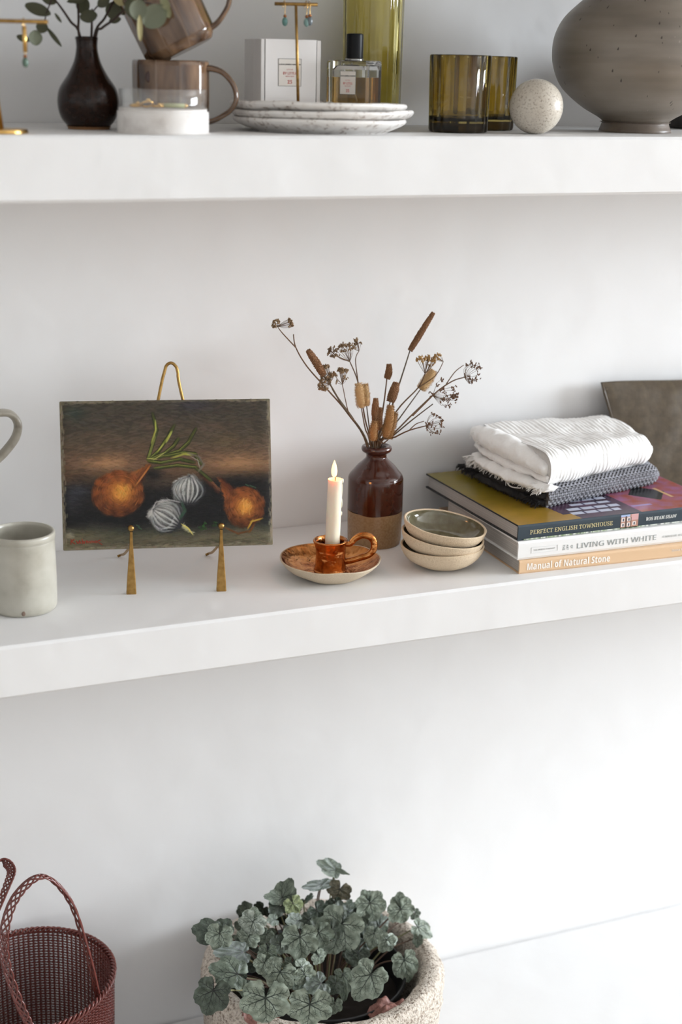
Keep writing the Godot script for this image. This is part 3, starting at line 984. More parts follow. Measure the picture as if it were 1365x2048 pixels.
func build_bowls() -> void:
	var clay := noisy(mat(Color.WHITE, 0.85), 0.025, 0.05, [hexc("b39a7c"), hexc("d8c2a4"), hexc("e5d3b9")], [0.0, 0.35, 1.0], 5)
	relief(clay, noise_tex(0.07, [], [], 4, 256), 0.04, 0.03)
	var glaze := noisy(mat(Color.WHITE, 0.08), 0.06, 0.02, [hexc("5d553f"), hexc("6f6850"), hexc("7c7860")], [0.0, 0.5, 1.0])
	glaze.metallic_specular = 0.6
	var outp := smooth_prof([Vector2(0, 0.0), Vector2(0.020, 0.0), Vector2(0.030, 0.003), Vector2(0.0425, 0.0105), Vector2(0.0492, 0.0190), Vector2(0.0515, 0.0262), Vector2(0.0516, 0.0276), Vector2(0.0500, 0.0281), Vector2(0.0487, 0.0268)], 5)
	var inp := smooth_prof([Vector2(0.0488, 0.0270), Vector2(0.0470, 0.0205), Vector2(0.040, 0.0125), Vector2(0.028, 0.0068), Vector2(0, 0.0045)], 5)
	var mo := lathe(outp, 72, 0.0012, 16.0, 21).mesh()
	var mi := lathe(inp, 72, 0.0010, 16.0, 21).mesh()
	var first := thing("clay_bowl", "speckled clay bowl at the bottom of the nested stack of three", "bowl", Vector3(0.0407, 1.0, 0.2145), "nested clay bowls")
	part("outside", mo, clay, first, "unglazed speckled clay outside")
	part("inside", mi, glaze, first, "glossy olive green glaze inside")
	var data := [["speckled clay bowl in the middle of the nested stack of three", Vector3(0.0375, 1.0135, 0.2135), -7.0, 1.0, 1.3], ["topmost clay bowl of the stack, tilted, its olive green glaze showing", Vector3(0.0400, 1.0270, 0.2125), -8.0, 2.0, 2.6]]
	for q in data:
		var c := first.duplicate()
		c.name = numbered("clay_bowl")
		add_child(c)
		c.position = q[1]
		c.basis = Basis(Vector3(-0.38, 0, 0.92).normalized(), deg_to_rad(q[2])) * Basis(Vector3(0.92, 0, 0.38).normalized(), deg_to_rad(q[3])) * Basis(Vector3.UP, q[4])
		c.set_meta("label", q[0])

# words fitted into the box (x, y, w, h) on the local plane z
func lettering(s: String, font: String, m: Material, parent: Node, at: Vector3, w: float, h: float, weight := 400, turn := 0.0) -> void:
	var f := SystemFont.new()
	f.font_names = PackedStringArray([font])
	f.font_weight = weight
	var tm := TextMesh.new()
	tm.text = s
	tm.font = f
	tm.font_size = 64
	tm.pixel_size = 0.01
	tm.depth = 0.02
	tm.curve_step = 2.0
	tm.horizontal_alignment = HORIZONTAL_ALIGNMENT_LEFT
	var arr := tm.get_mesh_arrays()
	var lo := Vector3(1e9, 1e9, 1e9)
	var hi := -lo
	for v: Vector3 in arr[Mesh.ARRAY_VERTEX]:
		lo = lo.min(v)
		hi = hi.max(v)
	var p := part("lettering", tm, m, parent)
	var sz := hi - lo
	var k := Vector3(w / sz.x, h / sz.y, 0.0125)
	if turn != 0.0:
		k = Vector3(h / sz.x, w / sz.y, 0.0125)
	var b := Basis(Vector3(0, 0, 1), turn) * Basis.from_scale(k)
	p.basis = b
	var corner := b * (Vector3(lo.x, lo.y, 0) if turn == 0.0 else Vector3(hi.x, lo.y, 0))
	p.position = at - Vector3(corner.x, corner.y, 0)

func book(label: String, o: Vector3, yaw: float, len: float, dep: float, thick: float, cover: Material, spine: Material, top: Material, pages: Material, board: float) -> Node3D:
	# local axes: x along the spine, z towards the spine side, origin at the left end of the spine's lower edge
	var t := thing("book", label, "book", o, "books in the stack")
	t.rotation.y = yaw
	part("back_cover", boxmesh(Vector3(0, 0, -dep), Vector3(len, board, -0.0015), 0.0004), cover, t)
	part("front_cover", boxmesh(Vector3(0, thick - board, -dep), Vector3(len, thick, -0.0015), 0.0004), cover if top == null else cover, t)
	if top:
		var g := Geo.new()
		g.quad(Vector3(0.0004, thick + 0.0002, -dep + 0.0004), Vector3(len - 0.0004, thick + 0.0002, -dep + 0.0004), Vector3(len - 0.0004, thick + 0.0002, -0.0012), Vector3(0.0004, thick + 0.0002, -0.0012))
		part("jacket_picture", g.mesh(false), top, t)
	# spine slightly rounded, joined to both boards
	var rows := []
	for k in 9:
		var f := k / 8.0
		var y := f * thick
		var z := -0.0016 + 0.0016 * sqrt(clampf(1.0 - pow(2.0 * f - 1.0, 6.0), 0, 1))
		rows.append(PackedVector3Array([Vector3(0, y, z), Vector3(len, y, z)]))
	for k in range(8, -1, -1):
		var f := k / 8.0
		rows.append(PackedVector3Array([Vector3(0, lerpf(0.0006, thick - 0.0006, f), -0.0024), Vector3(len, lerpf(0.0006, thick - 0.0006, f), -0.0024)]))
	rows.append(rows[0])
	var g2 := Geo.new()
	g2.grid(rows)
	var ra := PackedVector3Array()
	var rb := PackedVector3Array()
	for k in rows.size() - 1:
		ra.append(rows[k][0])
		rb.append(rows[k][1])
	g2.cap(ra)
	g2.cap(rb, true)
	part("spine", g2.mesh(false), spine, t)
	part("pages", boxmesh(Vector3(0.0028, board, -dep + 0.004), Vector3(len - 0.0028, thick - board, -0.0022)), pages, t)
	return t

func build_books() -> void:
	# page edges: fine horizontal lines
	var im := Image.create(4, 256, false, Image.FORMAT_RGB8)
	prng.seed = 12
	for y in 256:
		var k := 0.62 + 0.22 * prng.randf()
		for x in 4:
			im.set_pixel(x, y, Color(k, k * 0.97, k * 0.94))
	var pages := mat(Color.WHITE, 0.9)
	pages.albedo_texture = ImageTexture.create_from_image(im)
	pages.uv1_triplanar = true
	pages.uv1_scale = Vector3(20, 20, 20)
	var white := mat(hexc("f4f3f1"), 0.35)
	var peach := mat(hexc("e3bf98"), 0.4)
	var navy := mat(hexc("2f3e49"), 0.3)
	var black := mat(hexc("17191c"), 0.5)
	var b := book("bottom book of the stack with a peach spine and white title", Vector3(0.1151, 1.0, 0.2770), -0.04, 0.30, 0.24, 0.0170, peach, peach, null, pages, 0.0008)
	var wl := mat(hexc("fbf3ea"), 0.5)
	lettering("Manual of Natural Stone", "Droid Sans", wl, b, Vector3(0.0103, 0.0044, 0.0003), 0.1160, 0.0092, 700)
	lettering("Stone Manual", "Droid Sans", wl, b, Vector3(0.216, 0.0085, 0.0003), 0.030, 0.0034)
	b = book("middle book of the stack with a white spine and thin grey title", Vector3(0.1135, 1.0173, 0.2745), -0.02, 0.30, 0.205, 0.0235, white, white, null, pages, 0.0022)
	var grey := mat(hexc("a0a5a3"), 0.6)
	lettering("LIVING WITH WHITE", "Droid Sans", grey, b, Vector3(0.0824, 0.0072, 0.0003), 0.1150, 0.0066)
	lettering("THE", "Droid Sans", grey, b, Vector3(0.0622, 0.0070, 0.0003), 0.0030, 0.0070, 400, -PI / 2)
	lettering("ART", "Droid Sans", grey, b, Vector3(0.0676, 0.0068, 0.0003), 0.0026, 0.0070, 400, -PI / 2)
	lettering("OF", "Droid Sans", grey, b, Vector3(0.0735, 0.0082, 0.0003), 0.0028, 0.0042, 400, -PI / 2)
	lettering("THE WHITE COMPANY", "Droid Serif", mat(hexc("c4c4c2"), 0.6), b, Vector3(0.0212, 0.0103, 0.0003), 0.0300, 0.0018)
	lettering("CHRISSIE RUCKER", "Droid Sans", mat(hexc("bcbfbe"), 0.6), b, Vector3(0.2072, 0.0088, 0.0003), 0.042, 0.0026)
	var g := Geo.new()
	for q in [[0.0180, 0.0075, 0.0548, 0.0077], [0.0180, 0.0146, 0.0548, 0.0148], [0.0180, 0.0075, 0.0182, 0.0148], [0.0546, 0.0075, 0.0548, 0.0148]]:
		box(g, Vector3(q[0], q[1], -0.0002), Vector3(q[2], q[3], 0.0004))
	part("printed_frame", g.mesh(false), mat(hexc("dadad8"), 0.6), b)
	# top book
	var pic := mat(Color.WHITE, 0.25)
	pic.albedo_texture = ImageTexture.create_from_image(jacket())
	pic.texture_repeat = false
	b = book("topmost book of the stack with a navy spine and gold serif title", Vector3(0.1140, 1.0409, 0.2712), 0.0, 0.30, 0.255, 0.0196, black, navy, pic, pages, 0.0020)
	lettering("PERFECT ENGLISH TOWNHOUSE", "Droid Serif", mat(hexc("e2d3a0"), 0.5), b, Vector3(0.0163, 0.0071, 0.0003), 0.1185, 0.0053)
	lettering("ROS BYAM SHAW", "Droid Serif", mat(hexc("e8e8e4"), 0.5), b, Vector3(0.1843, 0.0077, 0.0003), 0.0460, 0.0044, 700)
	# little printed house and the strip of garden along the foot of the spine
	g = Geo.new()
	g.quad(Vector3(0.1466, 0.0187, 0.0003), Vector3(0.1725, 0.0187, 0.0003), Vector3(0.1725, 0.0012, 0.0003), Vector3(0.1466, 0.0012, 0.0003))
	var hm := mat(Color.WHITE, 0.35)
	hm.albedo_texture = ImageTexture.create_from_image(house())
	hm.texture_repeat = false
	part("printed_house", g.mesh(false), hm, b)
	g = Geo.new()
	g.quad(Vector3(0.0080, 0.0022, 0.0003), Vector3(0.28, 0.0022, 0.0003), Vector3(0.28, 0.0004, 0.0003), Vector3(0.0080, 0.0004, 0.0003))
	var sm := mat(Color.WHITE, 0.35)
	var si := Image.create(160, 2, false, Image.FORMAT_RGB8)
	for x in 160:
		var c := hexc("e6e6e2").lerp(hexc("5f7a45"), prng.randf() * (0.8 if x < 100 else 0.2)).lerp(hexc("33363a"), 0.5 if prng.randf() < 0.2 else 0.0)
		si.set_pixel(x, 0, c)
		si.set_pixel(x, 1, c)
	sm.albedo_texture = ImageTexture.create_from_image(si)
	sm.texture_repeat = false
	part("printed_strip", g.mesh(false), sm, b)

func jacket() -> Image:
	# photograph on the cover: ochre wall at the left, dark house front with pale sash windows, red and violet at the right
	var im := Image.create(300, 255, false, Image.FORMAT_RGB8)
	prng.seed = 31
	var n := FastNoiseLite.new()
	n.frequency = 0.03
	for y in 255:
		for x in 300:
			var k := n.get_noise_2d(x, y) * 0.5 + 0.5
			var c: Color
			if x < 78 + (255 - y) * -0.10 + (12 if y > 232 else 0):
				c = hexc("8d7a22").lerp(hexc("b98a3a"), clampf((y - 90) / 160.0, 0, 1)).lerp(hexc("6d6a1e"), k * 0.4)
			elif x < 178:
				c = hexc("2a2730").lerp(hexc("6d4560"), k)
			else:
				c = hexc("a2503c").lerp(hexc("a06a98"), clampf(k * 1.6 - 0.3, 0, 1))
			im.set_pixel(x, y, c)
	for q in [[92, 212, 168, 222], [88, 228, 160, 238], [106, 196, 164, 204], [112, 178, 168, 188]]:
		im.fill_rect(Rect2i(q[0], q[1], q[2] - q[0], q[3] - q[1]), hexc("c9cfe0"))
		for k in 3:
			im.fill_rect(Rect2i(q[0] + 18 + k * 20, q[1], 3, q[3] - q[1]), hexc("54506a"))
	for y in range(150, 215):
		for x in range(205, 262):
			if absf(x - 233.0) / 28 + absf(y - 182.0) / 34 < 1.0:
				im.set_pixel(x, y, hexc("2b2d2e"))
	im.fill_rect(Rect2i(254, 165, 5, 44), hexc("d8b080"))
	im.fill_rect(Rect2i(180, 226, 30, 6), hexc("a48cc0"))
	return im

func house() -> Image:
	var im := Image.create(50, 36, false, Image.FORMAT_RGB8)
	im.fill(hexc("b98a78"))
	im.fill_rect(Rect2i(0, 0, 26, 6), hexc("a9bce0"))
	im.fill_rect(Rect2i(30, 0, 20, 16), hexc("d9a8a8"))
	for q in [[2, 8], [18, 8], [2, 22], [18, 22], [34, 20]]:
		im.fill_rect(Rect2i(q[0], q[1], 9, 10), hexc("efe9e6"))
		im.fill_rect(Rect2i(q[0] + 3, q[1] + 2, 4, 7), hexc("4a4652"))
	im.fill_rect(Rect2i(13, 4, 4, 32), hexc("4a3f3a"))
	im.fill_rect(Rect2i(28, 8, 2, 28), hexc("4a3f3a"))
	im.fill_rect(Rect2i(0, 34, 50, 2), hexc("58a050"))
	return im

# folded cloth: a rounded slab over four corners (front left, front right, back right, back left)
func slab(fl: Vector3, fr: Vector3, br: Vector3, bl: Vector3, thick: float, kind: int, nu: int, nv: int, sd: int) -> Geo:
	var n := FastNoiseLite.new()
	n.seed = sd
	n.frequency = 18.0
	n.fractal_octaves = 3
	var rows := []
	var lu := fl.distance_to(fr)
	var lv := fl.distance_to(bl)
	var arc := 40
	for i in nu + 1:
		var u := float(i) / nu
		var e := clampf((u - 0.90) / 0.10, 0, 1)
		var k := sqrt(maxf(1.0 - e * e, 0.0))
		var th := thick * lerpf(0.08, 1.0, k) * (1.0 + 0.10 * (1.0 - u))
		var lift := (thick - th) * 0.42
		var inset := (1.0 - k) * 0.16
		var ring := PackedVector3Array()
		var s := 0.0
		# top, back to front
		var pts := []
		for j in nv + 1:
			var v := 1.0 - float(j) / nv
			pts.append([v * (1.0 - 2 * inset) + inset, 1.0, Vector3(0, 1, 0), (1.0 - v) * lv])
		for j in range(1, arc):
			var a := PI * j / arc
			pts.append([inset, 0.5 + 0.5 * cos(a), Vector3(0, cos(a), sin(a)), lv + a * thick * 0.5])
		for j in 7:
			pts.append([inset + (1.0 - 2 * inset) * j / 6.0, 0.0, Vector3(0, -1, 0), lv + PI * thick * 0.5 + lv * j / 6.0])
		for p in pts:
			var v: float = p[0]
			var a := fl.lerp(bl, v)
			var b := fr.lerp(br, v)
			var q := a.lerp(b, u)
			var nrm: Vector3 = p[2]
			var fwd := (fl - bl).normalized()
			var dirn := Vector3(0, nrm.y, 0) + fwd * nrm.z
			q += fwd * (thick * 0.5 * nrm.z)
			q.y += lift + th * p[1]
			var su: float = u * lu
			var sv: float = p[3]
			var d := 0.0
			if kind == 0:
				var ph := n.get_noise_2d(su * 1.2, sv * 0.8) * 3.0
				d = 0.00036 * (1.0 + n.get_noise_2d(su * 2.0, sv * 2.0)) * sin(TAU * su / 0.0062 + ph * 0.9) + 0.00012 * sin(TAU * sv / 0.0036) * sin(TAU * su / 0.0031) + 0.0030 * n.get_noise_2d(su * 0.8, sv * 0.5)
				if nrm.y > 0.5:
					d += 0.0018 * sin(v * PI * 2.2 + su * 20.0)
			else:
				var cu := sin(TAU * su / 0.0070)
				var cv := sin(TAU * sv / 0.00675 + (PI if int(su / 0.0035) % 2 == 0 else 0.0) * 0.5)
				d = 0.0010 * absf(cu) + 0.0011 * cv + 0.0015 * n.get_noise_2d(su, sv)
			if nrm.y > -0.9:
				q += dirn * d
			ring.append(q)
		rows.append(ring)
	var g := Geo.new()
	g.grid(rows, true)
	g.cap(rows[0])
	g.cap(rows[nu], true)
	# the thread counts follow the cloth's own length and girth
	for i in g.t.size():
		g.t[i] = Vector2(g.t[i].x * (lv * 2.0 + PI * thick * 0.5) / 0.0135, g.t[i].y * lu / 0.0140)
	return g.outward()

func fringe(a: Vector3, b: Vector3, out: Vector3, n: int, len: float, r: float, sd: int, drop := 0.6) -> Geo:
	var rng := RandomNumberGenerator.new()
	rng.seed = sd
	var g := Geo.new()
	for i in n:
		var p := a.lerp(b, (i + rng.randf()) / n) + Vector3(0, rng.randf_range(-0.002, 0.002), 0)
		var l := len * rng.randf_range(0.5, 1.2)
		var d := (out + Vector3(rng.randf_range(-0.5, 0.5), rng.randf_range(-0.5, 0.3), rng.randf_range(-0.6, 0.6))).normalized()
		var p1 := p + d * l * 0.5 + Vector3(0, rng.randf_range(-0.1, 0.25) * l, 0)
		var p2 := p1 + (d + Vector3(rng.randf_range(-0.7, 0.7), -drop, rng.randf_range(-0.7, 0.7))).normalized() * l * 0.5
		tube(g, smooth_path([p - d * 0.004, p1, p2], 3), [r, r, r * 0.6], 4, false)
	return g

# a soft rolled layer of cloth showing at the open end of a fold
func roll(path: Array, half_w: float, half_h: float, sd: int) -> Geo:
	var g := Geo.new()
	tube(g, smooth_path(path, 12), [Vector2(half_h * 0.7, half_w * 0.8), Vector2(half_h, half_w), Vector2(half_h * 1.1, half_w), Vector2(half_h, half_w * 0.9), Vector2(half_h * 0.6, half_w * 0.7)], 20, true, Vector3.UP)
	var n := FastNoiseLite.new()
	n.seed = sd
	n.frequency = 60.0
	n.fractal_octaves = 3
	for i in g.v.size():
		var p := g.v[i]
		g.v[i] += Vector3(n.get_noise_3dv(p), n.get_noise_3dv(p + Vector3(5, 1, 2)), n.get_noise_3dv(p + Vector3(1, 9, 4))) * 0.0035
	return g

func build_cloths() -> void:
	var y0 := 1.0612
	# two by two waffle cells: grey yarn round dark hollows
	var wv := Image.create(64, 64, false, Image.FORMAT_RGB8)
	prng.seed = 55
	for y in 64:
		for x in 64:
			var cx := absf(fposmod(x / 32.0, 1.0) - 0.5) * 2.0
			var cy := absf(fposmod(y / 32.0 + (0.5 if x >= 32 else 0.0), 1.0) - 0.5) * 2.0
			var hole := smoothstep(0.75, 0.25, Vector2(cx * 1.15, cy).length())
			var k := prng.randf_range(-0.10, 0.10)
			var c := Color(0.55 + k, 0.55 + k, 0.575 + k).lerp(Color(0.05, 0.05, 0.055), hole)
			wv.set_pixel(x, y, c)
	var dark := mat(Color.WHITE, 0.95)
	dark.albedo_texture = ImageTexture.create_from_image(wv)
	dark.rim_enabled = true
	dark.rim = 0.3
	var black := mat(hexc("2b2a2b"), 0.95)
	var t := thing("folded_cloth", "folded charcoal grey waffle-weave cloth lying on the top book", "towel", Vector3(0.28, y0, 0.12))
	var o := t.position
	var fl := Vector3(0.185, 1.0618, 0.208) - o
	var fr := Vector3(0.392, 1.0618, 0.158) - o
	var br := Vector3(0.412, 1.0618, 0.050) - o
	var bl := Vector3(0.178, 1.0618, 0.045) - o
	part("cloth", slab(fl, fr, br, bl, 0.0245, 1, 210, 110, 3).mesh(), dark, t)
	for k in 2:
		var yy := 0.006 + 0.010 * k
		var g := roll([Vector3(0.172, 1.0612 + yy, 0.045) - o, Vector3(0.168, 1.0612 + yy, 0.10) - o, Vector3(0.172, 1.0612 + yy, 0.16) - o, Vector3(0.184, 1.0612 + yy, 0.214) - o], 0.009, 0.0052, 30 + k)
		part("fold", g.mesh(), black, t)
	var fm := part("fringe", fringe(Vector3(0.166, 1.068, 0.020) - o, Vector3(0.178, 1.066, 0.214) - o, Vector3(-1, 0.1, 0.1), 420, 0.012, 0.0006, 8).mesh(), black, t)
	fm.set_meta("kind", "stuff")

	var white := noisy(mat(Color.WHITE, 0.95), 0.03, 0.03, [hexc("f3f0ec"), hexc("faf8f5"), hexc("fdfcfa")], [0.0, 0.5, 1.0])
	white.rim_enabled = true
	white.rim = 0.3
	var t2 := thing("folded_cloth", "folded white crinkled cotton cloth with a frayed edge, on the charcoal one", "towel", Vector3(0.28, 1.0860, 0.12))
	o = t2.position
	fl = Vector3(0.186, 1.0868, 0.199) - o
	fr = Vector3(0.382, 1.0872, 0.145) - o
	br = Vector3(0.402, 1.0872, 0.030) - o
	bl = Vector3(0.184, 1.0872, 0.045) - o
	part("cloth", slab(fl, fr, br, bl, 0.0400, 0, 230, 110, 14).mesh(), white, t2)
	var rolls := [
		[[Vector3(0.172, 1.0925, 0.06), Vector3(0.165, 1.0915, 0.11), Vector3(0.170, 1.0900, 0.17), Vector3(0.187, 1.0870, 0.222)], 0.017, 0.0060],
		[[Vector3(0.182, 1.1040, 0.050), Vector3(0.176, 1.1030, 0.10), Vector3(0.180, 1.1010, 0.155), Vector3(0.193, 1.0970, 0.215)], 0.016, 0.0070],
		[[Vector3(0.188, 1.1185, 0.036), Vector3(0.178, 1.1195, 0.085), Vector3(0.182, 1.1165, 0.15), Vector3(0.192, 1.1080, 0.212)], 0.021, 0.0125]]
	for k in rolls.size():
		var pth := []
		for q in rolls[k][0]:
			pth.append(q - o)
		part("fold", roll(pth, rolls[k][1], rolls[k][2], 40 + k).mesh(), white, t2)
	var f := fringe(Vector3(0.158, 1.0905, 0.060) - o, Vector3(0.180, 1.0865, 0.220) - o, Vector3(-1, 0.0, 0.15), 520, 0.014, 0.0007, 18, 0.5)
	f.add(fringe(Vector3(0.166, 1.120, 0.050) - o, Vector3(0.172, 1.115, 0.15) - o, Vector3(-1, 0.2, 0.1), 160, 0.010, 0.0005, 19, 0.6))
	tube(f, smooth_path([Vector3(0.168, 1.083, 0.150) - o, Vector3(0.160, 1.0815, 0.158) - o, Vector3(0.160, 1.0785, 0.170) - o, Vector3(0.170, 1.079, 0.182) - o], 5), 0.0008, 6)
	var fm2 := part("fringe", f.mesh(), white, t2)
	fm2.set_meta("kind", "stuff")

func build_pouch() -> void:
	var m := noisy(mat(Color.WHITE, 0.34), 0.16, 0.012, [hexc("443828"), hexc("504433"), hexc("5e503c")], [0.0, 0.5, 1.0])
	relief(m, noise_tex(0.04, [], [], 3, 256), 0.012, 0.05)
	var t := thing("leather_pouch", "soft olive brown leather pouch leaning on the wall behind the folded cloths", "pouch", Vector3(0.52, 1.0, 0.065))
	# two panels meeting at a seam; wide at the top, puffed in the middle
	var nx := 36
	var ny := 26
	var n := FastNoiseLite.new()
	n.seed = 4
	n.frequency = 9.0
	for s: float in [1.0, -1.0]:
		var rows := []
		for j in ny + 1:
			var v := float(j) / ny
			var r := PackedVector3Array()
			for i in nx + 1:
				var u := float(i) / nx
				var wid := lerpf(0.086, 0.1400, pow(v, 0.9))
				var x := (u - 0.5) * 2.0 * wid
				var y := v * (0.168 + 0.003 * cos(u * 5.0))
				var puff := pow(sin(PI * u), 0.55) * pow(sin(PI * clampf(v * 0.97 + 0.015, 0, 1)), 0.6)
				var z := s * (0.0012 + puff * (0.020 + 0.012 * (1.0 - v)))
				z += puff * 0.007 * n.get_noise_2d(x * 0.9, y * 1.4)
				r.append(Vector3(x, y + 0.001, z - v * 0.040))
			rows.append(r)
		var g := Geo.new()
		g.grid(rows)
		if s < 0:
			g.flip()
		part("front_panel" if s > 0 else "back_panel", g.mesh(), m, t)
	# piped edge along the top and sides
	var edge := []
	for k in 13:
		var v := k / 12.0
		edge.append(Vector3(-lerpf(0.086, 0.1400, pow(v, 0.9)), v * 0.170 + 0.001, -v * 0.040))
	for k in range(1, 13):
		edge.append(Vector3(-0.14 + 0.28 * k / 12.0, 0.170 + 0.003 * cos(5.0 * k / 12.0) - 0.002, -0.040))
	part("piping", tube(Geo.new(), edge, 0.0021, 8).mesh(), m, t)
	var st := Geo.new()
	for k in 52:
		var x := -0.134 + k * 0.0052
		ball(st, Vector3(x, 0.1632, -0.0350), Vector3(0.0016, 0.0004, 0.0004), 4)
	var sm := part("stitching", st.mesh(), mat(hexc("8a7a60"), 0.8), t)
	sm.set_meta("kind", "stuff")

# ---------------------------------------------------------------- upper shelf
const FACE := Vector3(0.918, 0, 0.397)

func build_upper_shelf() -> void:
	build_jewellery_stand_left()
	build_vase()
	build_sprigs()
	build_mugs()
	build_dish()
	build_plates()
	build_carton()
	build_perfume()
	build_jewellery_stand()
	build_glassware()
	build_ball()
	build_big_vase()
	build_dark_vase()

func glass_mat(c: Color, rough := 0.0) -> StandardMaterial3D:
	var m := mat(Color(c.r, c.g, c.b, 0.0), rough)
	m.refraction_enabled = true
	m.refraction_scale = 0.05
	m.transparency = BaseMaterial3D.TRANSPARENCY_ALPHA
	return m

func pane_mat() -> StandardMaterial3D:
	var m := mat(Color(0.96, 0.98, 0.97, 0.05), 0.02)
	m.transparency = BaseMaterial3D.TRANSPARENCY_ALPHA
	return m

func earring(label: String, at: Vector3, stone: Color, drop: float, bar: bool) -> void:
	# at: top of the hook on the stand's bar
	var t := thing("earring", label, "earring", at)
	var pts := [Vector3(-0.0006, -0.0060, -0.0026), Vector3(0, -0.001, -0.0029), Vector3(0, 0.0012, -0.0012), Vector3(0, 0.0012, 0.0014), Vector3(0, -0.003, 0.0030), Vector3(0, -drop + 0.004, 0.0024), Vector3(0, -drop, 0.0022)]
	part("hook", tube(Geo.new(), smooth_path(pts, 5), 0.00035, 7).mesh(), gold, t)
	if bar:
		part("drop_bar", tube(Geo.new(), [Vector3(0, -0.006, 0.0024), Vector3(0.0004, -0.030, 0.0022)], 0.0021, 10).mesh(), gold, t)
	part("bead", ball(Geo.new(), Vector3(0, -drop - 0.0012, 0.0022), Vector3(0.0019, 0.0016, 0.0019), 8).mesh(), mat(hexc("a06a45"), 0.3, 1.0), t)
	var g := ball(Geo.new(), Vector3(0, -drop - 0.0070, 0.0022), Vector3(0.0031, 0.0046, 0.0031), 9)
	var n := FastNoiseLite.new()
	n.frequency = 200.0
	for i in g.v.size():
		g.v[i] *= 1.0 + 0.01 * n.get_noise_3dv(g.v[i])
	part("stone_drop", g.mesh(), mat(stone, 0.25), t)

func build_jewellery_stand_left() -> void:
	var t := thing("jewellery_stand", "brass T-shaped jewellery stand cut off at the far left of the upper shelf", "jewellery stand", Vector3(-0.4905, 1.52, 0.253))
	var disc := smooth_prof([Vector2(0, 0), Vector2(0.0285, 0), Vector2(0.0305, 0.0012), Vector2(0.0302, 0.0030), Vector2(0.028, 0.0042), Vector2(0.012, 0.0046), Vector2(0, 0.0046)], 4)
	part("base", lathe(disc, 48).outward().mesh(), gold, t)
	part("pole", tube(Geo.new(), [Vector3(0.005, 0.004, 0), Vector3(-0.0065, 0.105, 0)], 0.0023, 12).mesh(), brass, t)
	part("crossbar", tube(Geo.new(), [Vector3(-0.0065, 0.1045, 0) - FACE * 0.05, Vector3(-0.0065, 0.1045, 0) + FACE * 0.0605], 0.0019, 12).mesh(), brass, t)
	earring("gold bar earring with a small green bead, hanging from the stand at far left", Vector3(-0.4625, 1.6262, 0.2650), hexc("5d7566"), 0.0325, true)

func build_vase() -> void:
	var t := thing("bud_vase", "small dark brown glazed bottle vase holding eucalyptus sprigs", "vase", Vector3(-0.3760, 1.52, 0.1619))
	var m := noisy(mat(Color.WHITE, 0.16), 0.06, 0.02, [hexc("150a07"), hexc("23130c"), hexc("382016")], [0.0, 0.55, 1.0], 5)
	m.metallic_specular = 0.38
	var p := smooth_prof([Vector2(0.0222, 0.0030), Vector2(0.0234, 0.0042), Vector2(0.0285, 0.0108), Vector2(0.0315, 0.0198), Vector2(0.0322, 0.0305), Vector2(0.0295, 0.0422), Vector2(0.0208, 0.0555), Vector2(0.0140, 0.0688), Vector2(0.0112, 0.0812), Vector2(0.0113, 0.0890), Vector2(0.0119, 0.0920), Vector2(0.0113, 0.0936), Vector2(0.0095, 0.0932), Vector2(0.0088, 0.085), Vector2(0.0100, 0.070), Vector2(0.024, 0.045), Vector2(0.027, 0.03), Vector2(0.02, 0.008), Vector2(0, 0.006)], 5)
	part("body", lathe(p, 56).mesh(), m, t)
	var f := smooth_prof([Vector2(0, 0.0003), Vector2(0.0205, 0.0), Vector2(0.0218, 0.0008), Vector2(0.0222, 0.0022), Vector2(0.0221, 0.0031), Vector2(0, 0.0032)], 3)
	part("foot_ring", lathe(f, 48).outward().mesh(), mat(hexc("8a6440"), 0.7), t, "bare tan clay foot ring")

func build_sprigs() -> void:
	var rng := RandomNumberGenerator.new()
	rng.seed = 9
	var bark := mat(hexc("3a2c26"), 0.8)
	var tones := [mat(hexc("6f7462"), 0.6), mat(hexc("3f3f2f"), 0.6), mat(hexc("8a8a6a"), 0.6), mat(hexc("a99f72"), 0.6)]
	for m in tones:
		m.backlight_enabled = true
		m.backlight = Color(0.25, 0.27, 0.15)
	var labels := [
		"eucalyptus sprig bending to the left and hanging over the brass stand",
		"eucalyptus sprig rising straight up at the left of the vase mouth",
		"short eucalyptus sprig in the middle with one large round leaf",
		"eucalyptus sprig leaning to the right with overlapping dark leaves",
		"eucalyptus sprig reaching farthest right in front of the tilted mug"]
	var k := 0
	for s in data_sprigs():
		var o: Vector3 = s[0][0]
		var t := thing("eucalyptus_sprig", labels[k], "sprig", o, "sprigs in the dark vase")
		var p := []
		for q in s[0]:
			p.append(q - o)
		part("stalk", tube(Geo.new(), smooth_path(p, 5), [0.0014, 0.0013, 0.0008], 8).mesh(), bark, t)
		for b in s[2]:
			var bp := []
			for q in b:
				bp.append(q - o)
			part("branch", tube(Geo.new(), smooth_path(bp, 4), [0.0009, 0.0005], 6).mesh(), bark, t)
		for l in s[1]:
			var c: Vector3 = l[0] - o
			var a := deg_to_rad(l[3])
			var u := (FACE * cos(a) - Vector3.UP * sin(a)).normalized()
			var w := (FACE * sin(a) + Vector3.UP * cos(a)).normalized()
			var nn := u.cross(w)
			var tilt := rng.randf_range(-0.5, 0.5)
			var w2 := w * cos(tilt) + nn * sin(tilt)
			var n2 := u.cross(w2)
			var hl: float = l[1]
			var hw: float = l[2]
			var g := Geo.new()
			var rows := []
			for i in 15:
				var f := i / 14.0
				var r := PackedVector3Array()
				var wd := hw * pow(sin(PI * clampf(f * 0.96 + 0.02, 0, 1)), 0.62)
				for j in 9:
					var e := j / 4.0 - 1.0
					r.append(c + u * hl * (2 * f - 1) + w2 * wd * e + n2 * (0.22 * hw * e * e - 0.25 * hl * f * f * (1 if tilt > 0 else -1) * 0.4))
				rows.append(r)
			g.grid(rows)
			part("leaf", g.mesh(), tones[l[4]], t)
		k += 1

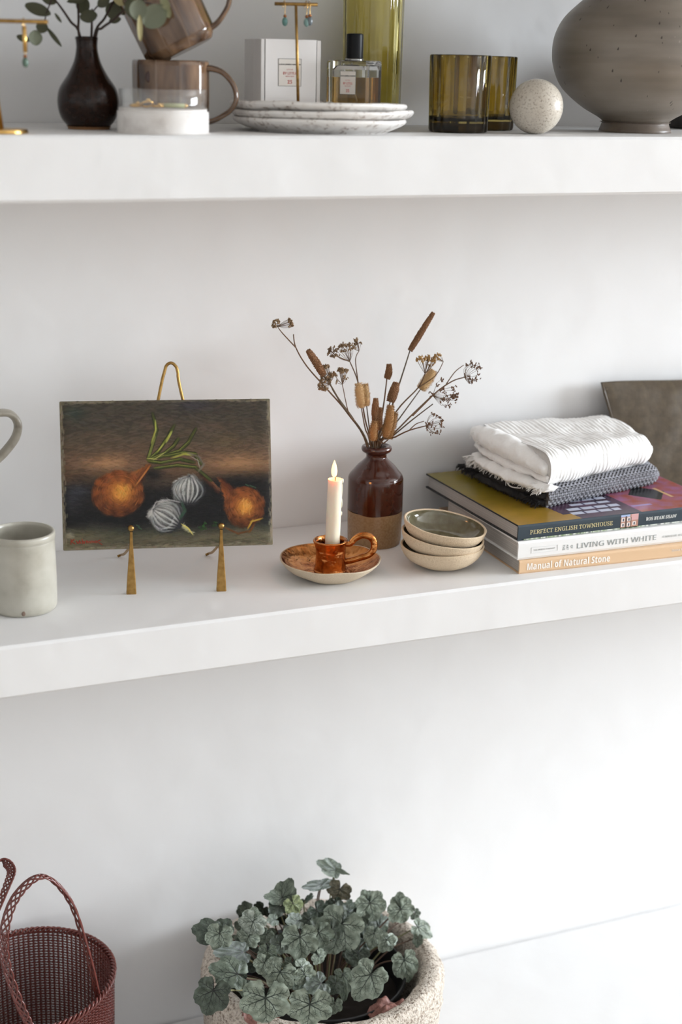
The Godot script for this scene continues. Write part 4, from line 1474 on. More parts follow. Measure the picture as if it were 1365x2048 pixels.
func mug_parts(t: Node3D, m: Material) -> void:
	# faceted walls: ten flats; handle towards local +x
	var prof := [Vector2(0, 0.001), Vector2(0.031, 0.0), Vector2(0.0335, 0.001), Vector2(0.0385, 0.0085), Vector2(0.0393, 0.011), Vector2(0.0397, 0.040), Vector2(0.0397, 0.066), Vector2(0.0394, 0.0705), Vector2(0.0382, 0.0722), Vector2(0.0368, 0.0712), Vector2(0.0362, 0.066), Vector2(0.0360, 0.02), Vector2(0.033, 0.008), Vector2(0, 0.006)]
	var g := Geo.new()
	var rows := []
	var segs := 100
	for p in prof:
		var r := PackedVector3Array()
		for j in segs:
			var a := TAU * j / segs
			var loc := fposmod(a + 0.05, TAU / 10.0) - TAU / 20.0
			var flat: float = cos(PI / 10.0) / cos(loc)
			var k: float = lerpf(1.0, flat * 1.03, clampf((p.y - 0.004) / 0.006, 0, 1) if p.x > 0.0375 or p.y < 0.06 and p.x > 0.0368 else 0.15)
			r.append(Vector3(cos(a) * p.x * k, p.y, sin(a) * p.x * k))
		rows.append(r)
	g.grid(rows, true)
	part("body", g.outward().mesh(), m, t)
	var pts := smooth_path([Vector3(0.035, 0.0635, 0), Vector3(0.0435, 0.0645, 0), Vector3(0.0560, 0.0600, 0), Vector3(0.0665, 0.0480, 0), Vector3(0.0695, 0.0340, 0), Vector3(0.0640, 0.0230, 0), Vector3(0.0530, 0.0150, 0), Vector3(0.0430, 0.0105, 0), Vector3(0.035, 0.0095, 0)], 6)
	part("handle", tube(Geo.new(), pts, [Vector2(0.0042, 0.0075), Vector2(0.0030, 0.0060), Vector2(0.0028, 0.0055), Vector2(0.0028, 0.0055), Vector2(0.0034, 0.0065)], 14, true, Vector3.UP).mesh(), m, t)

func build_mugs() -> void:
	# glaze: mottled brown, breaking pale where it runs thin over the facet edges
	var im := Image.create(400, 128, false, Image.FORMAT_RGB8)
	var n := FastNoiseLite.new()
	n.seed = 17
	n.frequency = 0.02
	n.fractal_octaves = 4
	for y in 128:
		for x in 400:
			var k := n.get_noise_2d(x, y) * 0.5 + 0.5
			var c := hexc("3e2a1c").lerp(hexc("93745a"), clampf(k * 1.7 - 0.35, 0, 1))
			var ph := fposmod(x / 400.0 + 0.05 / TAU, 0.1)
			var e := minf(ph, 0.1 - ph)
			c = c.lerp(hexc("b09a86"), 0.32 * smoothstep(0.006, 0.001, e))
			im.set_pixel(x, y, c)
	var m := mat(Color.WHITE, 0.09)
	m.albedo_texture = ImageTexture.create_from_image(im)
	m.normal_enabled = false
	m.metallic_specular = 0.6
	var t := thing("faceted_mug", "brown glazed faceted mug standing upright under the tilted one", "mug", Vector3(-0.2920, 1.52, 0.1853), "brown faceted mugs")
	var x := FACE
	t.basis = Basis(x, Vector3.UP, x.cross(Vector3.UP))
	mug_parts(t, m)
	var drip := Geo.new()
	ball(drip, Vector3(-0.018, 0.055, 0.0338), Vector3(0.0048, 0.0062, 0.0012), 10)
	part("glaze_spot", drip.mesh(), mat(hexc("3c1f16"), 0.2), t, "dark oval glaze spot")
	var c: Node3D = t.duplicate()
	c.name = numbered("faceted_mug")
	add_child(c)
	c.set_meta("label", "brown glazed faceted mug stacked tilted on top of the upright one")
	var tilt := deg_to_rad(26.0)
	var ax := Vector3.UP * cos(tilt) - FACE * sin(tilt)
	var hx := FACE * cos(tilt) + Vector3.UP * sin(tilt)
	c.basis = Basis(hx, ax, hx.cross(ax))
	c.position = Vector3(-0.2790, 1.6010, 0.1905)
	c.get_node("glaze_spot").free()

func build_dish() -> void:
	var t := thing("jewellery_dish", "round white marble dish with a low clear glass wall holding gold jewellery", "dish", Vector3(-0.3178, 1.52, 0.2421))
	var marble := noisy(mat(Color.WHITE, 0.5), 0.10, 0.015, [hexc("cfc8c2"), hexc("e9e4df"), hexc("f1eeea")], [0.0, 0.4, 1.0], 5)
	var p := smooth_prof([Vector2(0, 0), Vector2(0.045, 0), Vector2(0.0468, 0.0015), Vector2(0.0470, 0.010), Vector2(0.0469, 0.0205), Vector2(0.0462, 0.0218), Vector2(0.0452, 0.0220), Vector2(0.0450, 0.0236), Vector2(0.0446, 0.0244), Vector2(0.030, 0.0245), Vector2(0, 0.0245)], 3)
	part("base", lathe(p, 72).outward().mesh(), marble, t)
	var gl := [Vector2(0.0424, 0.0247), Vector2(0.0444, 0.0247), Vector2(0.0446, 0.030), Vector2(0.0446, 0.0430), Vector2(0.0440, 0.0438), Vector2(0.0430, 0.0438), Vector2(0.0425, 0.0430), Vector2(0.0425, 0.030), Vector2(0.0424, 0.0247)]
	part("glass_wall", lathe(gl, 72).outward().mesh(), pane_mat(), t)
	var n := 0
	for q in [["gold ring lying in the glass-walled dish, leftmost of the jewellery", -0.026, 0.010, 0.4, "ring"], ["gold ring leaning on its neighbours near the left inside the dish", -0.014, 0.016, 1.3, "ring"], ["gold ring lying just left of the middle inside the dish", -0.004, 0.012, 0.2, "ring"]]:
		var pos: Vector3 = t.position + Vector3(0, 0.0245, 0) + FACE * q[1] + Vector3(-0.397, 0, 0.918) * q[2]
		var r := thing("gold_ring", q[0], q[4], pos)
		var ring := []
		for k in 25:
			var a := TAU * k / 24.0
			ring.append(Vector3(cos(a) * 0.0062, 0.0016 + (sin(a) + 1.0) * 0.0062 * sin(q[3]) * 0.45, sin(a) * 0.0062 * cos(q[3] * 0.7)))
		part("band", tube(Geo.new(), ring, 0.0011, 8, false).mesh(), gold, r)
		part("setting", ball(Geo.new(), ring[6] + Vector3(0, 0.0014, 0), Vector3(0.0022, 0.0018, 0.0022), 8).mesh(), gold, r)
		n += 1
	var b := thing("brooch", "pale green barrel-shaped brooch lying right of the rings inside the dish", "brooch", t.position + Vector3(0, 0.0277, 0) + FACE * 0.013 + Vector3(-0.397, 0, 0.918) * 0.012)
	part("stone_bar", tube(Geo.new(), [FACE * -0.011, FACE * 0.011], [0.0022, 0.0030, 0.0030, 0.0022], 12).mesh(), mat(hexc("b9bd86"), 0.35), b)
	part("end_cap", ball(Geo.new(), FACE * -0.0115, Vector3(0.0022, 0.0026, 0.0022), 8).mesh(), gold, b)
	part("end_cap", ball(Geo.new(), FACE * 0.0115, Vector3(0.0022, 0.0026, 0.0022), 8).mesh(), gold, b)

func build_plates() -> void:
	var m := noisy(mat(Color.WHITE, 0.32), 0.26, 0.016, [hexc("6b5243"), hexc("8d7464"), hexc("e4ded7"), hexc("eeeae5"), hexc("f3f0ec")], [0.0, 0.17, 0.20, 0.5, 1.0], 3)
	relief(m, noise_tex(0.03, [], [], 4, 256), 0.02, 0.06)
	var labels := ["rough white glazed plate at the bottom of the stack of three", "rough white glazed plate in the middle of the stack, jutting out farthest", "rough white glazed plate on top of the stack, carrying box and perfume"]
	var offs := [Vector3(-0.1214, 1.52, 0.1890), Vector3(-0.1180, 1.5282, 0.1870), Vector3(-0.1225, 1.5362, 0.1880)]
	var rr := [0.0965, 0.1015, 0.0985]
	for k in 3:
		var r: float = rr[k]
		var prof := smooth_prof([Vector2(0, 0.0002), Vector2(0.066, 0.0), Vector2(0.076, 0.0016), Vector2(r - 0.006, 0.0072), Vector2(r - 0.0008, 0.0108), Vector2(r, 0.0132), Vector2(r - 0.0015, 0.0150), Vector2(r - 0.0048, 0.0146), Vector2(r - 0.013, 0.0100), Vector2(0.076, 0.0078), Vector2(0.05, 0.0072), Vector2(0, 0.0070)], 5)
		var t := thing("white_plate", labels[k], "plate", offs[k], "stacked white plates")
		part("body", lathe(prof, 96, 0.0022, 12.0, 50 + k).outward().mesh(), m, t)
		t.rotation = Vector3(0.0, [0.3, 2.4, 4.1][k], deg_to_rad([0.0, -0.7, 0.9][k]))

func label_print(parent: Node, at: Vector3, b: Basis, w: float, h: float) -> void:
	# small bordered label with its lines of print
	var g := Geo.new()
	var root := part("label_paper", boxmesh(Vector3(-w / 2, 0, -0.0002), Vector3(w / 2, h, 0.0)), mat(hexc("e6dfd6"), 0.6), parent)
	root.position = at
	root.basis = b
	var e := w * 0.012
	for q in [[-w / 2, 0, w / 2, e], [-w / 2, h - e, w / 2, h], [-w / 2, 0, -w / 2 + e, h], [w / 2 - e, 0, w / 2, h]]:
		box(g, Vector3(q[0], q[1], 0), Vector3(q[2], q[3], 0.0002))
	part("printed_frame", g.mesh(false), mat(hexc("2a2a2a"), 0.6), root)
	var red := mat(hexc("c8453c"), 0.6)
	var ink := mat(hexc("26262a"), 0.6)
	lettering("LOLA JAMES HARPER", "Droid Sans", ink, root, Vector3(-w * 0.465, h * 0.755, 0.0001), w * 0.93, h * 0.062, 700)
	lettering("LITTLE", "Droid Sans", mat(hexc("dd9a92"), 0.6), root, Vector3(-w * 0.14, h * 0.585, 0.0001), w * 0.28, h * 0.045)
	lettering("BY LITTLE", "Droid Sans", red, root, Vector3(-w * 0.29, h * 0.425, 0.0001), w * 0.58, h * 0.095)
	lettering("WITH JOY", "Droid Sans", red, root, Vector3(-w * 0.19, h * 0.335, 0.0001), w * 0.38, h * 0.040)
	lettering("25", "Droid Serif", red, root, Vector3(-w * 0.10, h * 0.095, 0.0001), w * 0.20, h * 0.125, 700)

func build_carton() -> void:
	var t := thing("carton", "square white cardboard perfume carton standing on the plates behind the brass stand", "box", Vector3(-0.1829, 1.5438, 0.165))
	t.rotation.y = -0.03
	var white := noisy(mat(Color.WHITE, 0.4), 0.2, 0.01, [hexc("ded9d5"), hexc("e6e2de")], [0.0, 1.0])
	var shiny := mat(hexc("e9e5e2"), 0.16)
	relief(shiny, noise_tex(0.006, [], [], 2, 256), 0.25, 0.12)
	shiny.clearcoat_enabled = true
	shiny.clearcoat = 0.6
	shiny.clearcoat_roughness = 0.05
	var black := mat(hexc("26221f"), 0.7)
	var w := 0.0700
	var h := 0.0730
	part("core", boxmesh(Vector3(0.0005, 0.0, -0.0585), Vector3(w - 0.0005, h - 0.0006, -0.0006)), black, t, "dark inner edges showing in the seams")
	part("lid", boxmesh(Vector3(0, 0, -0.0280), Vector3(0.0042, h, 0.0), 0.0004), white, t)
	part("lid", boxmesh(Vector3(w - 0.0046, 0, -0.0280), Vector3(w, h - 0.0005, 0.0), 0.0004), white, t)
	part("tray", boxmesh(Vector3(0, 0, -0.059), Vector3(w, h, -0.0287), 0.0004), white, t)
	part("front_panel", boxmesh(Vector3(0.0048, 0, -0.027), Vector3(w - 0.0052, h + 0.0002, 0.0003), 0.0004), shiny, t)
	label_print(t, Vector3(0.0335, 0.0235, 0.0006), Basis(), 0.0268, 0.0292)

func build_perfume() -> void:
	var t := thing("perfume_bottle", "square clear perfume bottle of amber liquid with a black cap, on the plates", "perfume bottle", Vector3(-0.0710, 1.5448, 0.1650))
	var yaw := deg_to_rad(-42.0)
	t.rotation.y = yaw
	var s := 0.0250
	var hh := 0.0515
	# outer block with chamfered upright edges, hollow inside
	var prof := func_octagon(s, 0.0030)
	var g := Geo.new()
	var rows := []
	for q in [[0.0, 0.95], [0.0006, 0.99], [0.0015, 1.0], [hh - 0.0035, 1.0], [hh - 0.0012, 0.985], [hh, 0.93], [hh + 0.0002, 0.45]]:
		var r := PackedVector3Array()
		for p in prof:
			r.append(Vector3(p.x * q[1], q[0], p.y * q[1]))
		rows.append(r)
	g.grid(rows, true)
	g.cap(rows[0])
	g.cap(rows[-1], true)
	g.outward()
	# air above the liquid, walled by the glass
	var inner := Geo.new()
	var pin := func_octagon(0.0195, 0.003)
	rows = []
	for q in [[0.0335, 1.0], [hh - 0.010, 1.0], [hh - 0.006, 0.8], [hh - 0.0045, 0.4]]:
		var r := PackedVector3Array()
		for p in pin:
			r.append(Vector3(p.x * q[1], q[0], p.y * q[1]))
		rows.append(r)
	inner.grid(rows, true)
	inner.cap(rows[0])
	inner.cap(rows[-1], true)
	inner.outward()
	inner.flip()
	g.add(inner)
	part("glass_body", g.mesh(false), glass_mat(Color(0.985, 0.985, 0.97)), t)
	var liq := Geo.new()
	rows = []
	for q in [[0.0056, 0.9], [0.0066, 1.0], [0.0333, 1.0]]:
		var r := PackedVector3Array()
		for p in pin:
			r.append(Vector3(p.x * q[1], q[0], p.y * q[1]))
		rows.append(r)
	liq.grid(rows, true)
	liq.cap(rows[0])
	liq.cap(rows[-1], true)
	var lm := glass_mat(Color(0.93, 0.77, 0.50))
	lm.refraction_scale = 0.004
	part("perfume", liq.outward().mesh(false), lm, t)
	var col := smooth_prof([Vector2(0, hh - 0.001), Vector2(0.0095, hh - 0.001), Vector2(0.0100, hh), Vector2(0.0098, hh + 0.0022), Vector2(0, hh + 0.0022)], 2)
	part("collar", lathe(col, 32).outward().mesh(), mat(hexc("9a9a98"), 0.25, 1.0), t)
	var cap_mat := mat(hexc("0e0f12"), 0.35)
	cap_mat.metallic_specular = 0.3
	var cap := smooth_prof([Vector2(0, hh + 0.0022), Vector2(0.0092, hh + 0.0022), Vector2(0.0096, hh + 0.0030), Vector2(0.0096, hh + 0.0260), Vector2(0.0090, hh + 0.0280), Vector2(0.0075, hh + 0.0288), Vector2(0, hh + 0.0290)], 4)
	part("cap", lathe(cap, 40).outward().mesh(), cap_mat, t)
	part("dip_tube", tube(Geo.new(), smooth_path([Vector3(0, hh - 0.004, 0), Vector3(0.001, 0.030, 0.002), Vector3(0.009, 0.0075, 0.009)], 6), 0.0010, 8).mesh(), mat(hexc("d8d4c8"), 0.4), t)
	label_print(t, Vector3(0.0012, 0.0150, s + 0.0004), Basis(), 0.0185, 0.0250)

func func_octagon(s: float, c: float) -> Array:
	return [Vector2(s, -s + c), Vector2(s, s - c), Vector2(s - c, s), Vector2(-s + c, s), Vector2(-s, s - c), Vector2(-s, -s + c), Vector2(-s + c, -s), Vector2(s - c, -s)]

func build_jewellery_stand() -> void:
	var t := thing("jewellery_stand", "slim brass T-shaped jewellery stand on the white plates with turquoise earrings", "jewellery stand", Vector3(-0.1541, 1.5447, 0.205))
	var disc := smooth_prof([Vector2(0, 0), Vector2(0.0155, 0), Vector2(0.0165, 0.0008), Vector2(0.0160, 0.0022), Vector2(0, 0.0026)], 4)
	part("base", lathe(disc, 40).outward().mesh(), brass, t)
	part("pole", tube(Geo.new(), [Vector3(0, 0.002, 0), Vector3(-0.0040, 0.1062, 0)], 0.0016, 12).mesh(), brass, t)
	part("crossbar", tube(Geo.new(), [Vector3(-0.0040, 0.1075, 0) - FACE * 0.0228, Vector3(-0.0040, 0.1075, 0) + FACE * 0.0232], 0.0018, 12).mesh(), brass, t)
	var b := Vector3(-0.1541, 1.5447, 0.205) + Vector3(-0.0040, 0.1094, 0)
	earring("turquoise drop earring hanging alone left of the stand's pole", b - FACE * 0.0125, hexc("5f8a85"), 0.0130, false)
	earring("turquoise drop earring right of the pole, behind its darker twin", b + FACE * 0.0108, hexc("7fa09c"), 0.0132, false)
	earring("grey-violet and turquoise drop earring hanging farthest right on the stand", b + FACE * 0.0142, hexc("6e777c"), 0.0120, false)

func tumbler(outer_r: float, base_r: float, h: float, facets: int, wall: float, floor_t: float, ridge: float) -> Geo:
	var g := Geo.new()
	var segs := facets * 8
	var rows := []
	var prof := [[base_r - 0.004, 0.0], [base_r - 0.0008, 0.0012], [base_r, 0.004], [lerpf(base_r, outer_r, 0.5), h * 0.5], [outer_r, h - 0.0016], [outer_r - 0.0006, h - 0.0004], [outer_r - wall * 0.5, h], [outer_r - wall, h - 0.0008]]
	var cen := PackedVector3Array()
	cen.resize(segs)
	cen.fill(Vector3(0, 0.0012, 0))
	rows.append(cen)
	for p in prof:
		var r := PackedVector3Array()
		for j in segs:
			var a := TAU * j / segs
			var k: float = p[0] - ridge * pow(absf(cos(a * facets * 0.5)), 6.0)
			r.append(Vector3(cos(a) * k, p[1], sin(a) * k))
		rows.append(r)
	for p in [[outer_r - wall, h - 0.002], [base_r - wall * 1.1, h * 0.4], [base_r - wall * 1.2, floor_t + 0.006], [base_r - wall * 1.8, floor_t + 0.0015], [base_r - wall * 3.2, floor_t]]:
		var r := PackedVector3Array()
		for j in segs:
			var a := TAU * j / segs
			var k: float = p[0] - ridge * 0.5 * (0.5 - 0.5 * cos(a * facets))
			r.append(Vector3(cos(a) * k, p[1], sin(a) * k))
		rows.append(r)
	var c2 := PackedVector3Array()
	c2.resize(segs)
	c2.fill(Vector3(0, floor_t, 0))
	rows.append(c2)
	g.grid(rows, true)
	return g.outward()

func build_glassware() -> void:
	var amber := glass_mat(Color(0.825, 0.742, 0.43))
	var t := thing("amber_tumbler", "fluted amber glass tumbler in front of its twin", "glass", Vector3(0.0448, 1.52, 0.2007), "amber tumblers")
	var mesh := tumbler(0.0355, 0.0342, 0.0850, 14, 0.0032, 0.0135, 0.0012).mesh()
	part("glass_body", mesh, amber, t)
	# the solid foot is so thick that it reads almost black
	var foot := smooth_prof([Vector2(0, 0.0016), Vector2(0.029, 0.0016), Vector2(0.0315, 0.0030), Vector2(0.0318, 0.0075), Vector2(0.0300, 0.0108), Vector2(0, 0.0112)], 4)
	var dense := glass_mat(Color(0.36, 0.29, 0.12))
	dense.refraction_scale = 0.004
	part("thick_foot", lathe(foot, 64).outward().mesh(), dense, t, "dark solid glass foot")
	var c: Node3D = t.duplicate()
	c.name = numbered("amber_tumbler")
	add_child(c)
	c.position = Vector3(0.1165, 1.52, 0.1330)
	c.set_meta("label", "fluted amber glass tumbler behind its twin and left of the cream ball")
	var olive := glass_mat(Color(0.90, 0.86, 0.60))
	var v := thing("olive_glass_vase", "tall ribbed olive glass vase behind the perfume bottle, cut off by the top edge", "vase", Vector3(0.0000, 1.52, 0.0560))
	part("glass_body", tumbler(0.0375, 0.0355, 0.235, 10, 0.0038, 0.0120, 0.0012).mesh(), olive, v)

func build_ball() -> void:
	var t := thing("ceramic_ball", "speckled cream ceramic ball between the tumblers and the big vase", "ball", Vector3(0.1240, 1.52, 0.2390))
	var m := noisy(mat(Color.WHITE, 0.25), 0.045, 0.06, [hexc("5a4c40"), hexc("a2917f"), hexc("cbc1b2"), hexc("d8d0c3")], [0.10, 0.22, 0.30, 1.0], 3)
	var b := ball(Geo.new(), Vector3(0, 0.0303, 0), Vector3.ONE * 0.0306, 28)
	for i in b.v.size():
		b.v[i].y = maxf(b.v[i].y, 0.0002)
	part("body", b.mesh(), m, t)

func build_big_vase() -> void:
	var t := thing("moon_vase", "large taupe stoneware vase with a wide round belly on a small foot", "vase", Vector3(0.3005, 1.52, 0.1775))
	# brushed horizontal slip and iron specks
	var im := Image.create(768, 320, false, Image.FORMAT_RGB8)
	var n := FastNoiseLite.new()
	n.seed = 6
	n.frequency = 0.012
	n.fractal_octaves = 4
	prng.seed = 8
	for y in 320:
		for x in 768:
			var a := TAU * x / 768.0
			var k := n.get_noise_3d(cos(a) * 40.0, y * 5.0, sin(a) * 40.0) * 0.5 + 0.5
			var k2 := n.get_noise_3d(cos(a) * 90.0 + 300, y * 2.2, sin(a) * 90.0) * 0.5 + 0.5
			im.set_pixel(x, y, hexc("665d52").lerp(hexc("a1968a"), clampf(0.65 * k + 0.35 * k2, 0, 1)))
	for i in 420:
		var x := prng.randi() % 766
		var y := prng.randi() % 318
		var c := hexc("2c241f") if prng.randf() < 0.8 else hexc("9a8f84")
		im.set_pixel(x, y, c)
		if prng.randf() < 0.3:
			im.set_pixel(x + 1, y, c)
			im.set_pixel(x, y + 1, c)
	var m := mat(Color.WHITE, 0.36)
	m.albedo_texture = ImageTexture.create_from_image(im)
	var foot := smooth_prof([Vector2(0, 0.0005), Vector2(0.041, 0.0), Vector2(0.0435, 0.0010), Vector2(0.0435, 0.0030), Vector2(0.0420, 0.0065), Vector2(0.0405, 0.0108), Vector2(0.0402, 0.0124), Vector2(0, 0.0125)], 4)
	part("foot", lathe(foot, 72).outward().mesh(), noisy(mat(Color.WHITE, 0.35), 0.1, 0.02, [hexc("5f5348"), hexc("7d7064")], [0.0, 1.0]), t)
	var prof := smooth_prof([Vector2(0.0395, 0.0122), Vector2(0.0465, 0.0174), Vector2(0.0671, 0.0292), Vector2(0.0913, 0.0498), Vector2(0.1030, 0.0731), Vector2(0.1063, 0.0934), Vector2(0.1036, 0.1135), Vector2(0.0930, 0.1335), Vector2(0.0718, 0.1534), Vector2(0.0567, 0.1647), Vector2(0.0370, 0.1760), Vector2(0.0250, 0.1872), Vector2(0.0215, 0.2000), Vector2(0.0250, 0.2120), Vector2(0.0235, 0.2130), Vector2(0.018, 0.200), Vector2(0.020, 0.185), Vector2(0.05, 0.165), Vector2(0.095, 0.12), Vector2(0.098, 0.09), Vector2(0.06, 0.032), Vector2(0, 0.02)], 6)
	part("body", lathe(prof, 110, 0.0008, 10.0, 61).mesh(), m, t)

func build_dark_vase() -> void:
	var t := thing("dark_pot", "small dark grey pot at the right edge, mostly hidden behind the big taupe vase", "pot", Vector3(0.480, 1.52, 0.072))
	var m := noisy(mat(Color.WHITE, 0.5), 0.1, 0.02, [hexc("2c2a29"), hexc("44413e")], [0.0, 1.0])
	var prof := smooth_prof([Vector2(0, 0), Vector2(0.040, 0), Vector2(0.050, 0.006), Vector2(0.060, 0.03), Vector2(0.062, 0.05), Vector2(0.054, 0.075), Vector2(0.050, 0.085), Vector2(0.053, 0.090), Vector2(0.048, 0.089), Vector2(0.046, 0.080), Vector2(0.056, 0.05), Vector2(0.05, 0.02), Vector2(0, 0.012)], 5)
	part("body", lathe(prof, 64).outward().mesh(), m, t)

# ---------------------------------------------------------------- the ledge
func build_ledge_things() -> void:
	build_basket()
	build_planter()
	build_plant()

func strand(g: Geo, path: Array, r: float, sides := 4) -> void:
	tube(g, path, r, sides, false)

func rim_y(a: float) -> float:
	# the rim dips a little at the front
	return 0.211 - 0.013 * pow(maxf(0.0, cos(a - 1.75)), 2.0)

func build_basket() -> void:
	var m := mat(hexc("6a2f27"), 0.25)
	m.metallic_specular = 0.6
	var t := thing("woven_basket", "dark reddish brown woven cord basket with two tall looped handles", "basket", Vector3(-0.466, 0.277, 0.122))
	var r0 := 0.0995
	var stakes := 96
	var rows := 50
	var per := 6
	var g := Geo.new()
	# two strands twist round the stakes in every row
	for i in rows:
		var f := (i + 0.5) / rows
		for s in 2:
			var path := []
			for k in stakes * per / 2 + 1:
				var a := TAU * k / (stakes * per / 2)
				var ph := a * stakes / 2.0 + PI * s + (0.6 if i % 2 == 0 else 0.0)
				var rad := r0 * lerpf(0.955, 1.0, f) + 0.0015 * cos(ph)
				var y := 0.004 + (rim_y(a) - 0.010) * f + 0.00062 * sin(ph)
				path.append(Vector3(cos(a) * rad, y, sin(a) * rad))
			strand(g, path, 0.00080, 4)
	var w := part("weave", g.mesh(), m, t)
	w.set_meta("kind", "stuff")
	g = Geo.new()
	for k in stakes:
		var a := TAU * k / stakes
		strand(g, [Vector3(cos(a) * r0 * 0.955, 0.002, sin(a) * r0 * 0.955), Vector3(cos(a) * r0 * 0.98, 0.1, sin(a) * r0 * 0.98), Vector3(cos(a) * r0, rim_y(a) - 0.002, sin(a) * r0)], 0.0012, 5)
	w = part("stake", g.mesh(), m, t)
	w.set_meta("kind", "stuff")
	# plaited rim
	for s in 3:
		g = Geo.new()
		var path := []
		for k in 241:
			var a := TAU * k / 240.0
			var ph := a * 30.0 + TAU * s / 3.0
			var rad := r0 + 0.0005 + 0.0026 * sin(ph)
			path.append(Vector3(cos(a) * rad, rim_y(a) - 0.004 + 0.0032 * cos(ph), sin(a) * rad))
		strand(g, path, 0.0016, 6)
		part("rim_strand", g.mesh(), m, t)
	var disc := smooth_prof([Vector2(0, 0.0), Vector2(0.094, 0.0), Vector2(0.0955, 0.0015), Vector2(0.094, 0.003), Vector2(0, 0.003)], 3)
	part("basket_floor", lathe(disc, 48).outward().mesh(), m, t)
	var o := t.position
	var ha := [Vector3(-0.3960, 0.455, 0.1800), Vector3(-0.4005, 0.4853, 0.1880), Vector3(-0.4118, 0.5463, 0.1900), Vector3(-0.4323, 0.6229, 0.1950), Vector3(-0.4650, 0.6650, 0.2000), Vector3(-0.4975, 0.6492, 0.2050), Vector3(-0.5150, 0.6092, 0.2100), Vector3(-0.5160, 0.5655, 0.2150), Vector3(-0.5030, 0.5107, 0.2200), Vector3(-0.4923, 0.4768, 0.2240), Vector3(-0.488, 0.440, 0.2230)]
	var hb := [Vector3(-0.560, 0.450, 0.165), Vector3(-0.5530, 0.5324, 0.1700), Vector3(-0.5195, 0.5941, 0.1600), Vector3(-0.4985, 0.6300, 0.1500), Vector3(-0.4905, 0.6480, 0.1420), Vector3(-0.5023, 0.6560, 0.1330), Vector3(-0.5316, 0.6350, 0.1200), Vector3(-0.560, 0.56, 0.095), Vector3(-0.565, 0.450, 0.090)]
	for q in [[ha, Vector3(0.5, 0, 0.86)], [hb, Vector3(0.75, 0.3, 0.6)]]:
		var pts := []
		for p in q[0]:
			pts.append(p - o)
		var path := smooth_path(pts, 14)
		var h := Node3D.new()
		h.name = "handle"
		t.add_child(h, true)
		var n := path.size()
		var wide: Vector3 = q[1]
		# flat plait of eight cords
		for s in 6:
			var cord := []
			for k in n:
				var tan: Vector3 = (path[mini(k + 1, n - 1)] - path[maxi(k - 1, 0)]).normalized()
				var b := (wide - tan * wide.dot(tan)).normalized()
				var up := tan.cross(b)
				var f := float(k) / (n - 1)
				var hw := lerpf(0.0042, 0.0095, clampf((f - 0.35) * 2.2, 0, 1))
				var ph := f * 40.0 + TAU * s / 6.0
				var x := sin(ph) * hw
				cord.append(path[k] + b * x + up * cos(ph * 2.0) * 0.0016)
			var cg := Geo.new()
			strand(cg, cord, 0.00115, 6)
			part("cord", cg.mesh(), m, h)

func build_planter() -> void:
	var t := thing("stone_planter", "round rough pale stone planter with a thick pitted rim", "planter", Vector3(-0.0944, 0.277, 0.1794))
	var m := noisy(mat(Color.WHITE, 0.95), 0.05, 0.045, [hexc("4a3b30"), hexc("a08d7b"), hexc("dacebf"), hexc("ece4d9")], [0.12, 0.28, 0.42, 1.0], 5)
	relief(m, noise_tex(0.045, [], [], 5, 512), 0.22, 0.06)
	var prof := smooth_prof([Vector2(0, 0.0), Vector2(0.118, 0.0), Vector2(0.130, 0.006), Vector2(0.150, 0.060), Vector2(0.1600, 0.120), Vector2(0.1620, 0.150), Vector2(0.1590, 0.166), Vector2(0.1500, 0.1735), Vector2(0.1390, 0.1725), Vector2(0.1310, 0.165), Vector2(0.1270, 0.145), Vector2(0.120, 0.06), Vector2(0.11, 0.03), Vector2(0, 0.03)], 7)
	part("body", lathe(prof, 128, 0.0035, 45.0, 71).mesh(), m, t)
	var p := thing("nursery_pot", "black plastic nursery pot sunk inside the stone planter", "plant pot", Vector3(-0.0944, 0.308, 0.1794))
	var pot := smooth_prof([Vector2(0, 0), Vector2(0.086, 0), Vector2(0.090, 0.004), Vector2(0.108, 0.115), Vector2(0.1125, 0.118), Vector2(0.1125, 0.126), Vector2(0.1095, 0.127), Vector2(0.105, 0.112), Vector2(0.100, 0.092)], 3)
	part("pot", lathe(pot, 56).mesh(), mat(hexc("141416"), 0.5), p)
	var soil := smooth_prof([Vector2(0.101, 0.094), Vector2(0.07, 0.097), Vector2(0.03, 0.095), Vector2(0, 0.098)], 5)
	part("soil", lathe(soil, 48, 0.006, 90.0, 5).mesh(), noisy(mat(Color.WHITE, 1.0), 0.02, 0.08, [hexc("120d0a"), hexc("2a1f18")], [0.0, 1.0]), p)
	# curled dry leaves caught between pot and planter
	var dry := noisy(mat(Color.WHITE, 0.5), 0.03, 0.03, [hexc("5d3a33"), hexc("8d5f55"), hexc("a5796d")], [0.0, 0.5, 1.0])
	var labels := ["crumpled dry pinkish brown leaf caught at the planter's front left rim", "crumpled dry reddish brown leaf caught at the planter's front right rim"]
	var spots := [[Vector3(-0.206, 0.446, 0.258), 0.028], [Vector3(-0.052, 0.438, 0.293), 0.026]]
	for k in 2:
		var d := thing("dry_leaf", labels[k], "dry leaf", spots[k][0])
		var n := FastNoiseLite.new()
		n.seed = 80 + k
		n.frequency = 35.0
		n.fractal_octaves = 3
		var rows := []
		var sz: float = spots[k][1]
		for j in 15:
			var r := PackedVector3Array()
			for i in 21:
				var u := i / 10.0 - 1.0
				var v := j / 7.0 - 1.0
				var w := sqrt(maxf(1.0 - u * u * 0.9, 0.02))
				var q := Vector3(u * sz, 0.3 * sz * (1.0 - v * v) * w, v * w * sz * 0.6)
				q.y += n.get_noise_2d(q.x + k, q.z) * 0.016
				r.append(q)
			rows.append(r)
		var g := Geo.new()
		g.grid(rows)
		part("blade", g.mesh(), dry, d)

